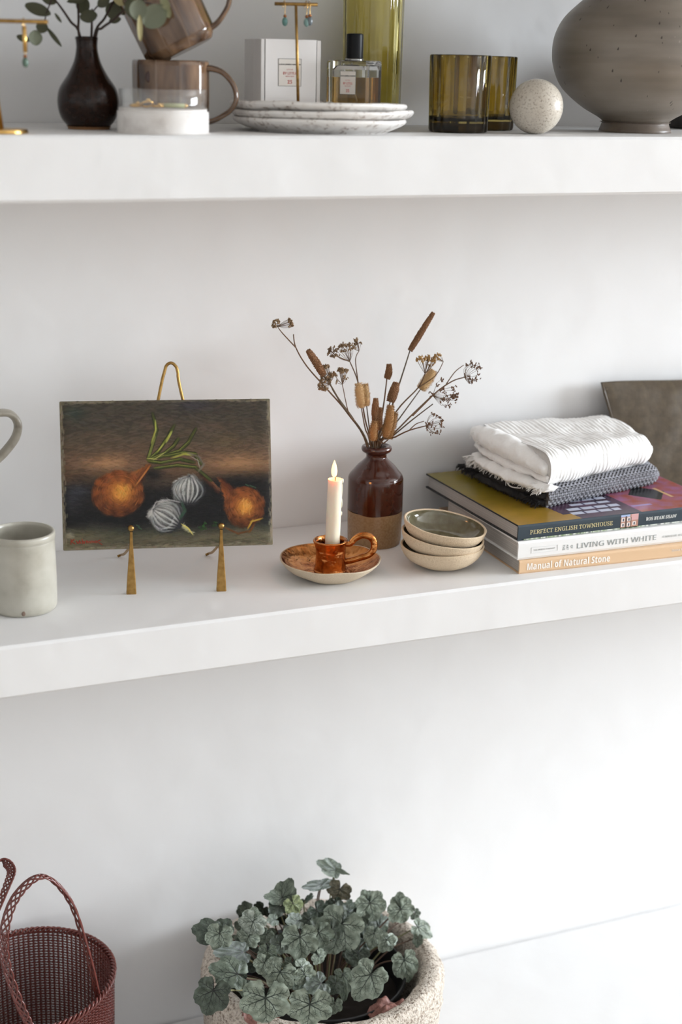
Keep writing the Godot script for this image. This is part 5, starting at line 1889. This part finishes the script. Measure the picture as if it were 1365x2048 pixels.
# ---- heuchera: lobed leaves with dark veins
func leaf_outline(a: float) -> float:
	# a: angle from the tip; radius of a rounded five to seven lobed blade with a notch at the stalk
	var d := absf(a)
	var env := lerpf(1.0, 0.80, smoothstep(0.0, 2.4, d))
	var lobes := 0.80 + 0.20 * pow(absf(cos(d * 1.5 * 2.0)), 0.7)
	var crena := 1.0 + 0.020 * cos(d * 24.0)
	var notch := 1.0 - 0.92 * smoothstep(2.72, 3.14, d)
	return env * lobes * crena * notch

func leaf_texture(sd: int) -> Image:
	var s := 224
	var im := Image.create(s, s, false, Image.FORMAT_RGB8)
	var n := FastNoiseLite.new()
	n.seed = sd
	n.frequency = 0.02
	n.fractal_octaves = 4
	prng.seed = sd
	for y in s:
		for x in s:
			var k := n.get_noise_2d(x, y) * 0.5 + 0.5
			im.set_pixel(x, y, hexc("7d867c").lerp(hexc("c8cec5"), clampf(k * 1.5 - 0.25, 0, 1)))
	# main veins fan out from the stalk, each with side branches
	var c := Vector2(0.5, 0.5)
	for i in 7:
		var a := (i - 3) * 1.0472 * 0.93
		var len := leaf_outline(a) * 0.5 * 0.96
		vein(im, c, a, len, 2.3, 0)

	return im

func vein(im: Image, from: Vector2, a: float, len: float, wid: float, depth: int) -> void:
	var s := im.get_width()
	var steps := int(len * s * 1.2) + 2
	var p := from
	var ang := a
	var next := 0.22
	var side := 1.0
	for i in steps:
		var f := float(i) / steps
		p += Vector2(sin(ang), cos(ang)) * len / steps
		ang += prng.randf_range(-0.03, 0.03)
		var w := wid * (1.0 - 0.75 * f)
		var cx := int(p.x * s)
		var cy := int(p.y * s)
		var rr := int(ceil(w * 1.6))
		for y in range(maxi(0, cy - rr), mini(s, cy + rr + 1)):
			for x in range(maxi(0, cx - rr), mini(s, cx + rr + 1)):
				var d := Vector2(x - p.x * s, y - p.y * s).length() / w
				if d < 1.6:
					im.set_pixel(x, y, im.get_pixel(x, y).lerp(hexc("1c261f"), clampf(1.0 - d / 1.6, 0, 1) * 0.62))
		if depth < 2 and f > next:
			next += 0.13
			vein(im, p, ang + side * (0.75 if depth == 0 else 0.9), len * (0.55 - 0.35 * f), wid * 0.55, depth + 1)
			side = -side

func leaf_geo(hw: float, length: float, sd: int) -> Geo:
	# local: stalk joint at the origin, tip towards +y, face towards +z
	var n := FastNoiseLite.new()
	n.seed = sd
	n.frequency = 1.6
	var rng := RandomNumberGenerator.new()
	rng.seed = sd
	var cup := rng.randf_range(-0.10, 0.22)
	var rings := 9
	var segs := 56
	var rows := []
	for i in rings + 1:
		var f := float(i) / rings
		var r := PackedVector3Array()
		for j in segs + 1:
			var a := -PI + TAU * j / segs
			var q := leaf_outline(a) * f
			var x := sin(a) * q
			var y := cos(a) * q
			var vn := absf(cos(a * 3.0))
			var z := -cup * q * q - 0.10 * vn * f * (1.0 - f) * 2.0 + 0.15 * f * n.get_noise_2d(x * 1.4, y * 1.4) - 0.10 * maxf(y, 0.0) * y
			r.append(Vector3(x, y, z))
		rows.append(r)
	var g := Geo.new()
	g.grid(rows)
	for i in g.v.size():
		var p := g.v[i]
		g.t[i] = Vector2(0.5 + p.x * 0.5, 0.5 + p.y * 0.5)
		g.v[i] = Vector3(p.x * hw * 1.28, p.y * (length if p.y > 0 else minf(length, hw) * 1.15), p.z * hw)
	return g

func build_plant() -> void:
	var o := Vector3(-0.0944, 0.404, 0.1794)
	var t := thing("heuchera_plant", "leafy silver-green plant with dark-veined lobed leaves growing in the stone planter", "plant", o)
	var maps := [ImageTexture.create_from_image(leaf_texture(101)), ImageTexture.create_from_image(leaf_texture(202))]
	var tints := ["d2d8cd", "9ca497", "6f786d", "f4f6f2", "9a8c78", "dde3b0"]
	var mats := []
	for k in tints.size():
		for j in 2:
			var m := mat(hexc(tints[k]), 0.5)
			m.albedo_texture = maps[j]
			m.texture_repeat = false
			m.backlight_enabled = true
			m.backlight = Color(0.10, 0.14, 0.08)
			mats.append(m)
	var stalk := mat(hexc("5f4a3c"), 0.6)
	var stalk2 := mat(hexc("7d7a55"), 0.6)
	var k := 0
	var all := data_leaves()
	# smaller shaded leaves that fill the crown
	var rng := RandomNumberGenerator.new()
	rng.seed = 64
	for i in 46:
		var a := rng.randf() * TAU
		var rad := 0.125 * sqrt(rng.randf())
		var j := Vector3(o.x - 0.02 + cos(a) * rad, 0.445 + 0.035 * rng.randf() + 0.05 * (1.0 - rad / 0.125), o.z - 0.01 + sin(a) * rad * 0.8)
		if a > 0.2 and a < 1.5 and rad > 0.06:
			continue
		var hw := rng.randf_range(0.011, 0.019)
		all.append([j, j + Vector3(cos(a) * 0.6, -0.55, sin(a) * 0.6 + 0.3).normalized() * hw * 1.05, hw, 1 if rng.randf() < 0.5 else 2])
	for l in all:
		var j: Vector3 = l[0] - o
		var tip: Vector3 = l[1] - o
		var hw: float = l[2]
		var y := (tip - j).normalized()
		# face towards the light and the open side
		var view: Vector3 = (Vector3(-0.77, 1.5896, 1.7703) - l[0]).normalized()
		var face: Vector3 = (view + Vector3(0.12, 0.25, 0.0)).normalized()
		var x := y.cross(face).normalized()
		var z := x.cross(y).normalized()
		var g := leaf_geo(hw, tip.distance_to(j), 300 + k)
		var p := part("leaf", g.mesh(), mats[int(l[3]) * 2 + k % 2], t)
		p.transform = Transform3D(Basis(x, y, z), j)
		# its stalk goes back down into the crown
		var crown := Vector3(clampf(j.x * 0.35, -0.05, 0.05), 0.0, clampf(j.z * 0.3, -0.05, 0.05))
		var mid := j.lerp(crown, 0.5) + Vector3(0, 0.012, 0) - z * 0.006
		var path := smooth_path([j - z * 0.0005, j.lerp(mid, 0.35) - z * 0.006, mid, crown], 5)
		part("leaf_stalk", tube(Geo.new(), path, [0.0009, 0.0011, 0.0013], 6).mesh(), stalk if k % 3 else stalk2, t)
		k += 1

# ---------------------------------------------------------------- where stems and leaves grow (metres)
func data_stems() -> Array:
	return [
		["umbel", [Vector3(0.0035, 1.0300, 0.0951), Vector3(-0.0125, 1.1281, 0.0993), Vector3(-0.0409, 1.1735, 0.0995), Vector3(-0.0678, 1.2044, 0.0996), Vector3(-0.0965, 1.2359, 0.0998), Vector3(-0.1119, 1.2607, 0.0999), Vector3(-0.1152, 1.2770, 0.1000)], [[Vector3(-0.1388, 1.2916, 0.1036), 0.0055], [Vector3(-0.1219, 1.2915, 0.1010), 0.0073]], [[Vector3(-0.1120, 1.2607, 0.0999), Vector3(-0.1293, 1.2788, 0.0999), Vector3(-0.1362, 1.2877, 0.0999)]], 0.0],
		["reed", [Vector3(0.0024, 1.0300, 0.0982), Vector3(-0.0105, 1.1279, 0.0993), Vector3(-0.0537, 1.1872, 0.1120), Vector3(-0.0748, 1.2170, 0.1215), Vector3(-0.0874, 1.2314, 0.1300)], [Vector3(-0.0874, 1.2314, 0.1300), Vector3(-0.0978, 1.2477, 0.1300), Vector3(-0.1079, 1.2622, 0.1300)], [], 0.0043],
		["umbel", [Vector3(0.0053, 1.0300, 0.0939), Vector3(-0.0076, 1.1288, 0.0993), Vector3(-0.0119, 1.1612, 0.0892), Vector3(-0.0196, 1.2078, 0.0817), Vector3(-0.0289, 1.2341, 0.0750)], [[Vector3(-0.0382, 1.2485, 0.0778), 0.0133], [Vector3(-0.0195, 1.2563, 0.0704), 0.0075], [Vector3(-0.0532, 1.2486, 0.0737), 0.0075]], [[Vector3(-0.0300, 1.2346, 0.0774), Vector3(-0.0474, 1.2423, 0.0774), Vector3(-0.0571, 1.2506, 0.0774)], [Vector3(-0.0177, 1.2069, 0.0774), Vector3(-0.0221, 1.2364, 0.0774), Vector3(-0.0176, 1.2474, 0.0774)]], 0.0],
		["umbel", [Vector3(0.0082, 1.0300, 0.0982), Vector3(-0.0118, 1.1287, 0.0993), Vector3(-0.0339, 1.1643, 0.1061), Vector3(-0.0534, 1.1892, 0.1112), Vector3(-0.0675, 1.2066, 0.1157), Vector3(-0.0742, 1.2188, 0.1200)], [[Vector3(-0.0760, 1.2246, 0.1210), 0.0116], [Vector3(-0.0605, 1.2284, 0.1229), 0.0108], [Vector3(-0.0858, 1.2173, 0.1255), 0.0073], [Vector3(-0.0793, 1.2372, 0.1174), 0.0047]], [[Vector3(-0.0391, 1.1673, 0.1179), Vector3(-0.0478, 1.1791, 0.1179), Vector3(-0.0569, 1.2151, 0.1179)]], 0.0],
		["tail", [Vector3(0.0076, 1.0300, 0.1024), Vector3(-0.0081, 1.1289, 0.0993), Vector3(-0.0176, 1.1532, 0.1026), Vector3(-0.0247, 1.1810, 0.1050)], [Vector3(-0.0247, 1.1810, 0.1050), Vector3(-0.0271, 1.1973, 0.1050), Vector3(-0.0292, 1.2119, 0.1050)], [], 0.0055],
		["tail", [Vector3(0.0019, 1.0300, 0.0913), Vector3(-0.0057, 1.1287, 0.0993), Vector3(-0.0075, 1.1482, 0.0940), Vector3(-0.0108, 1.1791, 0.0900)], [Vector3(-0.0108, 1.1791, 0.0900), Vector3(-0.0119, 1.1932, 0.0900), Vector3(-0.0135, 1.2073, 0.0900)], [], 0.0038],
		["reed", [Vector3(0.0071, 1.0300, 0.0961), Vector3(-0.0008, 1.1283, 0.0993), Vector3(0.0074, 1.1589, 0.0954), Vector3(0.0127, 1.1876, 0.0926), Vector3(0.0163, 1.2123, 0.0900)], [Vector3(0.0163, 1.2123, 0.0900), Vector3(0.0189, 1.2207, 0.0900), Vector3(0.0186, 1.2309, 0.0900)], [], 0.0040],
		["reed", [Vector3(-0.0016, 1.0300, 0.1056), Vector3(0.0005, 1.1282, 0.0993), Vector3(0.0203, 1.1690, 0.0934), Vector3(0.0358, 1.2082, 0.0890), Vector3(0.0499, 1.2456, 0.0850)], [Vector3(0.0499, 1.2456, 0.0850), Vector3(0.0639, 1.2670, 0.0850), Vector3(0.0810, 1.2927, 0.0850)], [], 0.0034],
		["umbel", [Vector3(0.0009, 1.0300, 0.0988), Vector3(0.0017, 1.1276, 0.0993), Vector3(0.0242, 1.1737, 0.1058), Vector3(0.0504, 1.2025, 0.1107), Vector3(0.0574, 1.2210, 0.1150)], [[Vector3(0.0489, 1.2389, 0.1183), 0.0075], [Vector3(0.0645, 1.2353, 0.1094), 0.0097], [Vector3(0.0725, 1.2408, 0.1175), 0.0062]], [[Vector3(0.0490, 1.2032, 0.1134), Vector3(0.0731, 1.2175, 0.1134), Vector3(0.0835, 1.2349, 0.1134)]], 0.0],
		["tail", [Vector3(-0.0031, 1.0300, 0.0928), Vector3(0.0042, 1.1274, 0.0993), Vector3(0.0300, 1.1605, 0.0997), Vector3(0.0594, 1.1980, 0.1000)], [Vector3(0.0594, 1.1980, 0.1000), Vector3(0.0689, 1.2095, 0.1000), Vector3(0.0771, 1.2215, 0.1000)], [], 0.0063],
		["cage", [Vector3(0.0016, 1.0300, 0.1062), Vector3(0.0022, 1.1274, 0.0993), Vector3(0.0153, 1.1402, 0.1064), Vector3(0.0462, 1.1712, 0.1116), Vector3(0.0750, 1.1976, 0.1164), Vector3(0.0946, 1.2109, 0.1208), Vector3(0.1085, 1.2154, 0.1250)], [[Vector3(0.1263, 1.2227, 0.1215), 0.0138]], [[Vector3(0.0840, 1.2073, 0.1224), Vector3(0.0957, 1.2224, 0.1224), Vector3(0.1078, 1.2307, 0.1224)]], 0.0],
		["cage", [Vector3(0.0006, 1.0300, 0.0961), Vector3(0.0032, 1.1273, 0.0993), Vector3(0.0135, 1.1459, 0.1204), Vector3(0.0321, 1.1685, 0.1360), Vector3(0.0524, 1.1899, 0.1500)], [[Vector3(0.0711, 1.2031, 0.1529), 0.0175]], [[Vector3(0.0275, 1.1753, 0.1449), Vector3(0.0416, 1.1877, 0.1449), Vector3(0.0545, 1.1991, 0.1449)]], 0.0],
		["cage", [Vector3(0.0011, 1.0300, 0.0948), Vector3(0.0042, 1.1267, 0.0993), Vector3(0.0131, 1.1451, 0.1266), Vector3(0.0225, 1.1577, 0.1468), Vector3(0.0363, 1.1666, 0.1650)], [[Vector3(0.0504, 1.1712, 0.1690), 0.0126]], [[Vector3(0.0168, 1.1608, 0.1584), Vector3(0.0261, 1.1683, 0.1584), Vector3(0.0369, 1.1709, 0.1584)]], 0.0],
		["reed", [Vector3(0.0021, 1.0300, 0.1022), Vector3(0.0012, 1.1272, 0.0993), Vector3(0.0064, 1.1596, 0.1083), Vector3(0.0102, 1.1880, 0.1150)], [Vector3(0.0102, 1.1880, 0.1150), Vector3(0.0146, 1.2000, 0.1150), Vector3(0.0181, 1.2126, 0.1150)], [], 0.0055],
		["reed", [Vector3(0.0060, 1.0300, 0.0982), Vector3(-0.0020, 1.1275, 0.0993), Vector3(-0.0132, 1.1507, 0.1227), Vector3(-0.0212, 1.1710, 0.1400)], [Vector3(-0.0212, 1.1710, 0.1400), Vector3(-0.0216, 1.1854, 0.1400), Vector3(-0.0213, 1.1998, 0.1400)], [], 0.0039],
		["reed", [Vector3(0.0042, 1.0300, 0.1054), Vector3(-0.0002, 1.1273, 0.0993), Vector3(0.0023, 1.1419, 0.0997), Vector3(0.0042, 1.1487, 0.1000)], [Vector3(0.0042, 1.1487, 0.1000), Vector3(0.0037, 1.1625, 0.1000), Vector3(0.0040, 1.1779, 0.1000)], [], 0.0027],
		["tail", [Vector3(-0.0040, 1.0300, 0.1049), Vector3(0.0003, 1.1268, 0.0993), Vector3(-0.0057, 1.1395, 0.1255), Vector3(-0.0097, 1.1512, 0.1450)], [Vector3(-0.0097, 1.1512, 0.1450), Vector3(-0.0048, 1.1687, 0.1450), Vector3(-0.0031, 1.1908, 0.1450)], [], 0.0057],
		["tail", [Vector3(0.0023, 1.0300, 0.0990), Vector3(-0.0044, 1.1272, 0.0993), Vector3(-0.0179, 1.1400, 0.1284), Vector3(-0.0279, 1.1493, 0.1500)], [Vector3(-0.0279, 1.1493, 0.1500), Vector3(-0.0276, 1.1626, 0.1500), Vector3(-0.0262, 1.1736, 0.1500)], [], 0.0043],
		["tail", [Vector3(-0.0046, 1.0300, 0.1025), Vector3(0.0022, 1.1267, 0.0993), Vector3(0.0047, 1.1341, 0.1112), Vector3(0.0077, 1.1417, 0.1200)], [Vector3(0.0077, 1.1417, 0.1200), Vector3(0.0120, 1.1596, 0.1200), Vector3(0.0151, 1.1752, 0.1200)], [], 0.0042],
	]

# petiole joint, tip, half width, tone of every leaf in view
func data_leaves() -> Array:
	return [
		[Vector3(-0.2231, 0.5078, 0.3094), Vector3(-0.2301, 0.4787, 0.3180), 0.0293, 0],
		[Vector3(-0.1687, 0.4915, 0.3190), Vector3(-0.1735, 0.4651, 0.3266), 0.0265, 0],
		[Vector3(-0.1267, 0.4682, 0.2974), Vector3(-0.1309, 0.4553, 0.3013), 0.0104, 1],
		[Vector3(-0.0620, 0.4732, 0.2643), Vector3(-0.0884, 0.4470, 0.2726), 0.0225, 0],
		[Vector3(-0.0741, 0.5084, 0.1948), Vector3(-0.0964, 0.4751, 0.2037), 0.0297, 0],
		[Vector3(0.0006, 0.4607, 0.2332), Vector3(0.0053, 0.4290, 0.2419), 0.0171, 0],
		[Vector3(-0.1398, 0.5147, 0.2114), Vector3(-0.1432, 0.4849, 0.2198), 0.0231, 0],
		[Vector3(-0.1818, 0.4974, 0.2506), Vector3(-0.1961, 0.4803, 0.2572), 0.0215, 0],
		[Vector3(-0.2397, 0.5104, 0.2537), Vector3(-0.2730, 0.5228, 0.2440), 0.0186, 1],
		[Vector3(-0.2822, 0.5195, 0.2878), Vector3(-0.2944, 0.4927, 0.2964), 0.0206, 2],
		[Vector3(-0.2469, 0.5416, 0.2066), Vector3(-0.2538, 0.5209, 0.2129), 0.0168, 0],
		[Vector3(-0.2525, 0.5374, 0.1958), Vector3(-0.2776, 0.5454, 0.1885), 0.0164, 2],
		[Vector3(-0.2169, 0.5109, 0.2124), Vector3(-0.2606, 0.5261, 0.2227), 0.0138, 2],
		[Vector3(-0.2386, 0.5358, 0.1925), Vector3(-0.2266, 0.5470, 0.1877), 0.0127, 2],
		[Vector3(-0.1969, 0.5380, 0.1916), Vector3(-0.2071, 0.5244, 0.1965), 0.0176, 3],
		[Vector3(-0.1945, 0.5367, 0.1825), Vector3(-0.1893, 0.5505, 0.1783), 0.0113, 0],
		[Vector3(-0.2040, 0.5208, 0.1958), Vector3(-0.2138, 0.5125, 0.1996), 0.0150, 0],
		[Vector3(-0.1914, 0.5177, 0.2309), Vector3(-0.1940, 0.5054, 0.2345), 0.0121, 1],
		[Vector3(-0.1978, 0.5064, 0.2371), Vector3(-0.2077, 0.4950, 0.2416), 0.0126, 0],
		[Vector3(-0.1497, 0.4925, 0.2431), Vector3(-0.1348, 0.4913, 0.2396), 0.0106, 0],
		[Vector3(-0.1524, 0.4923, 0.2587), Vector3(-0.1481, 0.4779, 0.2627), 0.0142, 0],
		[Vector3(-0.1330, 0.4794, 0.2675), Vector3(-0.1582, 0.4804, 0.2736), 0.0158, 2],
		[Vector3(-0.1129, 0.4745, 0.2675), Vector3(-0.1216, 0.4626, 0.2718), 0.0117, 2],
		[Vector3(-0.0969, 0.4756, 0.2537), Vector3(-0.0974, 0.4403, 0.2635), 0.0112, 1],
		[Vector3(-0.0597, 0.4762, 0.2188), Vector3(-0.0706, 0.4617, 0.2241), 0.0153, 2],
		[Vector3(-0.1179, 0.4880, 0.2232), Vector3(-0.1125, 0.4791, 0.2259), 0.0108, 0],
		[Vector3(-0.0275, 0.4854, 0.1966), Vector3(-0.0357, 0.4670, 0.2025), 0.0122, 0],
		[Vector3(-0.0128, 0.4775, 0.2051), Vector3(-0.0238, 0.4640, 0.2101), 0.0122, 0],
		[Vector3(-0.0082, 0.4764, 0.2051), Vector3(0.0057, 0.4730, 0.2021), 0.0083, 0],
		[Vector3(-0.0170, 0.5068, 0.1581), Vector3(-0.0116, 0.4814, 0.1651), 0.0209, 0],
		[Vector3(-0.0176, 0.5070, 0.1526), Vector3(-0.0238, 0.5225, 0.1482), 0.0108, 0],
		[Vector3(0.0258, 0.4921, 0.1657), Vector3(0.0312, 0.4721, 0.1712), 0.0188, 0],
		[Vector3(0.0276, 0.4914, 0.1607), Vector3(0.0295, 0.5116, 0.1550), 0.0131, 0],
		[Vector3(0.0469, 0.4672, 0.1784), Vector3(0.0675, 0.4511, 0.1850), 0.0125, 0],
		[Vector3(0.0404, 0.4607, 0.1923), Vector3(0.0375, 0.4475, 0.1961), 0.0068, 1],
		[Vector3(-0.0508, 0.5204, 0.1324), Vector3(-0.0585, 0.5075, 0.1367), 0.0164, 4],
		[Vector3(-0.0944, 0.5121, 0.1570), Vector3(-0.0855, 0.4955, 0.1619), 0.0150, 2],
		[Vector3(-0.0601, 0.5057, 0.1369), Vector3(-0.0596, 0.4945, 0.1399), 0.0096, 2],
		[Vector3(-0.1379, 0.5319, 0.1419), Vector3(-0.1238, 0.5565, 0.1393), 0.0144, 1],
		[Vector3(-0.1379, 0.5319, 0.1419), Vector3(-0.1636, 0.5384, 0.1397), 0.0100, 1],
		[Vector3(-0.0764, 0.5303, 0.1271), Vector3(-0.1093, 0.5409, 0.1410), 0.0073, 2],
		[Vector3(-0.0749, 0.5299, 0.1271), Vector3(-0.0512, 0.5263, 0.1170), 0.0068, 2],
		[Vector3(-0.0484, 0.5387, 0.1125), Vector3(-0.0760, 0.5564, 0.1100), 0.0114, 1],
		[Vector3(-0.0494, 0.5398, 0.1118), Vector3(-0.0320, 0.5342, 0.1236), 0.0034, 1],
		[Vector3(-0.1273, 0.5281, 0.1531), Vector3(-0.1216, 0.5102, 0.1581), 0.0127, 5],
		[Vector3(-0.1441, 0.5235, 0.1469), Vector3(-0.1604, 0.5203, 0.1512), 0.0122, 2],
		[Vector3(-0.1601, 0.5224, 0.1739), Vector3(-0.1729, 0.5255, 0.1768), 0.0076, 1],
		[Vector3(-0.1264, 0.5112, 0.1702), Vector3(-0.1458, 0.5166, 0.1747), 0.0110, 1],
		[Vector3(-0.1788, 0.5164, 0.1930), Vector3(-0.1872, 0.5068, 0.1968), 0.0102, 1],
		[Vector3(-0.1648, 0.5070, 0.2058), Vector3(-0.1792, 0.5021, 0.2099), 0.0118, 2],
		[Vector3(-0.0306, 0.4908, 0.1586), Vector3(-0.0383, 0.4789, 0.1627), 0.0124, 2],
		[Vector3(-0.2400, 0.5031, 0.2467), Vector3(-0.2470, 0.4902, 0.2510), 0.0145, 2],
		[Vector3(-0.1090, 0.5051, 0.1639), Vector3(-0.1193, 0.4970, 0.1676), 0.0111, 2],
		[Vector3(-0.1400, 0.5074, 0.1825), Vector3(-0.1529, 0.5061, 0.1858), 0.0098, 2],
		[Vector3(-0.0985, 0.4979, 0.1825), Vector3(-0.1085, 0.5159, 0.1771), 0.0143, 1],
		[Vector3(0.0553, 0.4705, 0.1509), Vector3(0.0592, 0.4613, 0.1535), 0.0081, 1],
		[Vector3(-0.0677, 0.4737, 0.2167), Vector3(-0.0749, 0.4649, 0.2200), 0.0120, 2],
		[Vector3(-0.1576, 0.4901, 0.2286), Vector3(-0.1632, 0.4784, 0.2324), 0.0107, 1],
		[Vector3(-0.2093, 0.5083, 0.1908), Vector3(-0.2168, 0.5160, 0.1880), 0.0113, 2],
	]

func data_sprigs() -> Array:
	return [
		[[Vector3(-0.3760, 1.5450, 0.1619), Vector3(-0.3825, 1.6128, 0.1619), Vector3(-0.3935, 1.6286, 0.1652), Vector3(-0.4065, 1.6453, 0.1686), Vector3(-0.4160, 1.6534, 0.1719)], [[Vector3(-0.4276, 1.6386, 0.1686), 0.0138, 0.0066, 200.0, 1], [Vector3(-0.4333, 1.6109, 0.1778), 0.0075, 0.0073, 90.0, 0], [Vector3(-0.4435, 1.6099, 0.1683), 0.0072, 0.0039, 200.0, 1], [Vector3(-0.4246, 1.6215, 0.1729), 0.0064, 0.0061, 200.0, 1], [Vector3(-0.4121, 1.6124, 0.1703), 0.0119, 0.0024, 52.0, 1], [Vector3(-0.4081, 1.6310, 0.1737), 0.0057, 0.0017, 55.0, 1], [Vector3(-0.4151, 1.6493, 0.1670), 0.0083, 0.0055, 20.0, 1]], [[Vector3(-0.4125, 1.6510, 0.1719), Vector3(-0.4194, 1.6354, 0.1719), Vector3(-0.4226, 1.6225, 0.1719)]]],
		[[Vector3(-0.3760, 1.5450, 0.1619), Vector3(-0.3839, 1.6137, 0.1619), Vector3(-0.3834, 1.6307, 0.1602), Vector3(-0.3834, 1.6498, 0.1586), Vector3(-0.3833, 1.6551, 0.1569)], [[Vector3(-0.3759, 1.6451, 0.1518), 0.0092, 0.0078, 95.0, 1], [Vector3(-0.3853, 1.6514, 0.1608), 0.0092, 0.0055, 0.0, 1], [Vector3(-0.3900, 1.6478, 0.1609), 0.0055, 0.0020, 0.0, 1]], []],
		[[Vector3(-0.3760, 1.5450, 0.1619), Vector3(-0.3708, 1.6127, 0.1619), Vector3(-0.3706, 1.6276, 0.1644), Vector3(-0.3704, 1.6414, 0.1669)], [[Vector3(-0.3746, 1.6339, 0.1680), 0.0092, 0.0066, 170.0, 1], [Vector3(-0.3598, 1.6485, 0.1736), 0.0074, 0.0055, 140.0, 1]], [[Vector3(-0.3710, 1.6371, 0.1669), Vector3(-0.3647, 1.6442, 0.1669), Vector3(-0.3562, 1.6514, 0.1669)]]],
		[[Vector3(-0.3760, 1.5450, 0.1619), Vector3(-0.3680, 1.6132, 0.1619), Vector3(-0.3576, 1.6323, 0.1669), Vector3(-0.3511, 1.6454, 0.1719), Vector3(-0.3465, 1.6558, 0.1769)], [[Vector3(-0.3494, 1.6402, 0.1722), 0.0087, 0.0083, 100.0, 1], [Vector3(-0.3505, 1.6305, 0.1825), 0.0064, 0.0039, 170.0, 1], [Vector3(-0.3369, 1.6459, 0.1716), 0.0101, 0.0083, 100.0, 0], [Vector3(-0.3449, 1.6513, 0.1843), 0.0083, 0.0064, 30.0, 3]], []],
		[[Vector3(-0.3760, 1.5450, 0.1619), Vector3(-0.3661, 1.6137, 0.1619), Vector3(-0.3654, 1.6222, 0.1857), Vector3(-0.3585, 1.6306, 0.2094), Vector3(-0.3481, 1.6439, 0.2331), Vector3(-0.3348, 1.6504, 0.2569)], [[Vector3(-0.3472, 1.6391, 0.2589), 0.0101, 0.0088, 100.0, 0], [Vector3(-0.3301, 1.6339, 0.2586), 0.0138, 0.0115, 140.0, 0], [Vector3(-0.3208, 1.6457, 0.2644), 0.0074, 0.0046, 60.0, 2], [Vector3(-0.3178, 1.6384, 0.2615), 0.0064, 0.0037, 250.0, 2], [Vector3(-0.3465, 1.6217, 0.2615), 0.0124, 0.0028, 90.0, 3], [Vector3(-0.3510, 1.6409, 0.2498), 0.0092, 0.0078, 90.0, 1]], [[Vector3(-0.3547, 1.6431, 0.2569), Vector3(-0.3458, 1.6359, 0.2569), Vector3(-0.3451, 1.6301, 0.2569)], [Vector3(-0.3439, 1.6467, 0.2569), Vector3(-0.3259, 1.6440, 0.2569), Vector3(-0.3187, 1.6410, 0.2569)]]],
	]
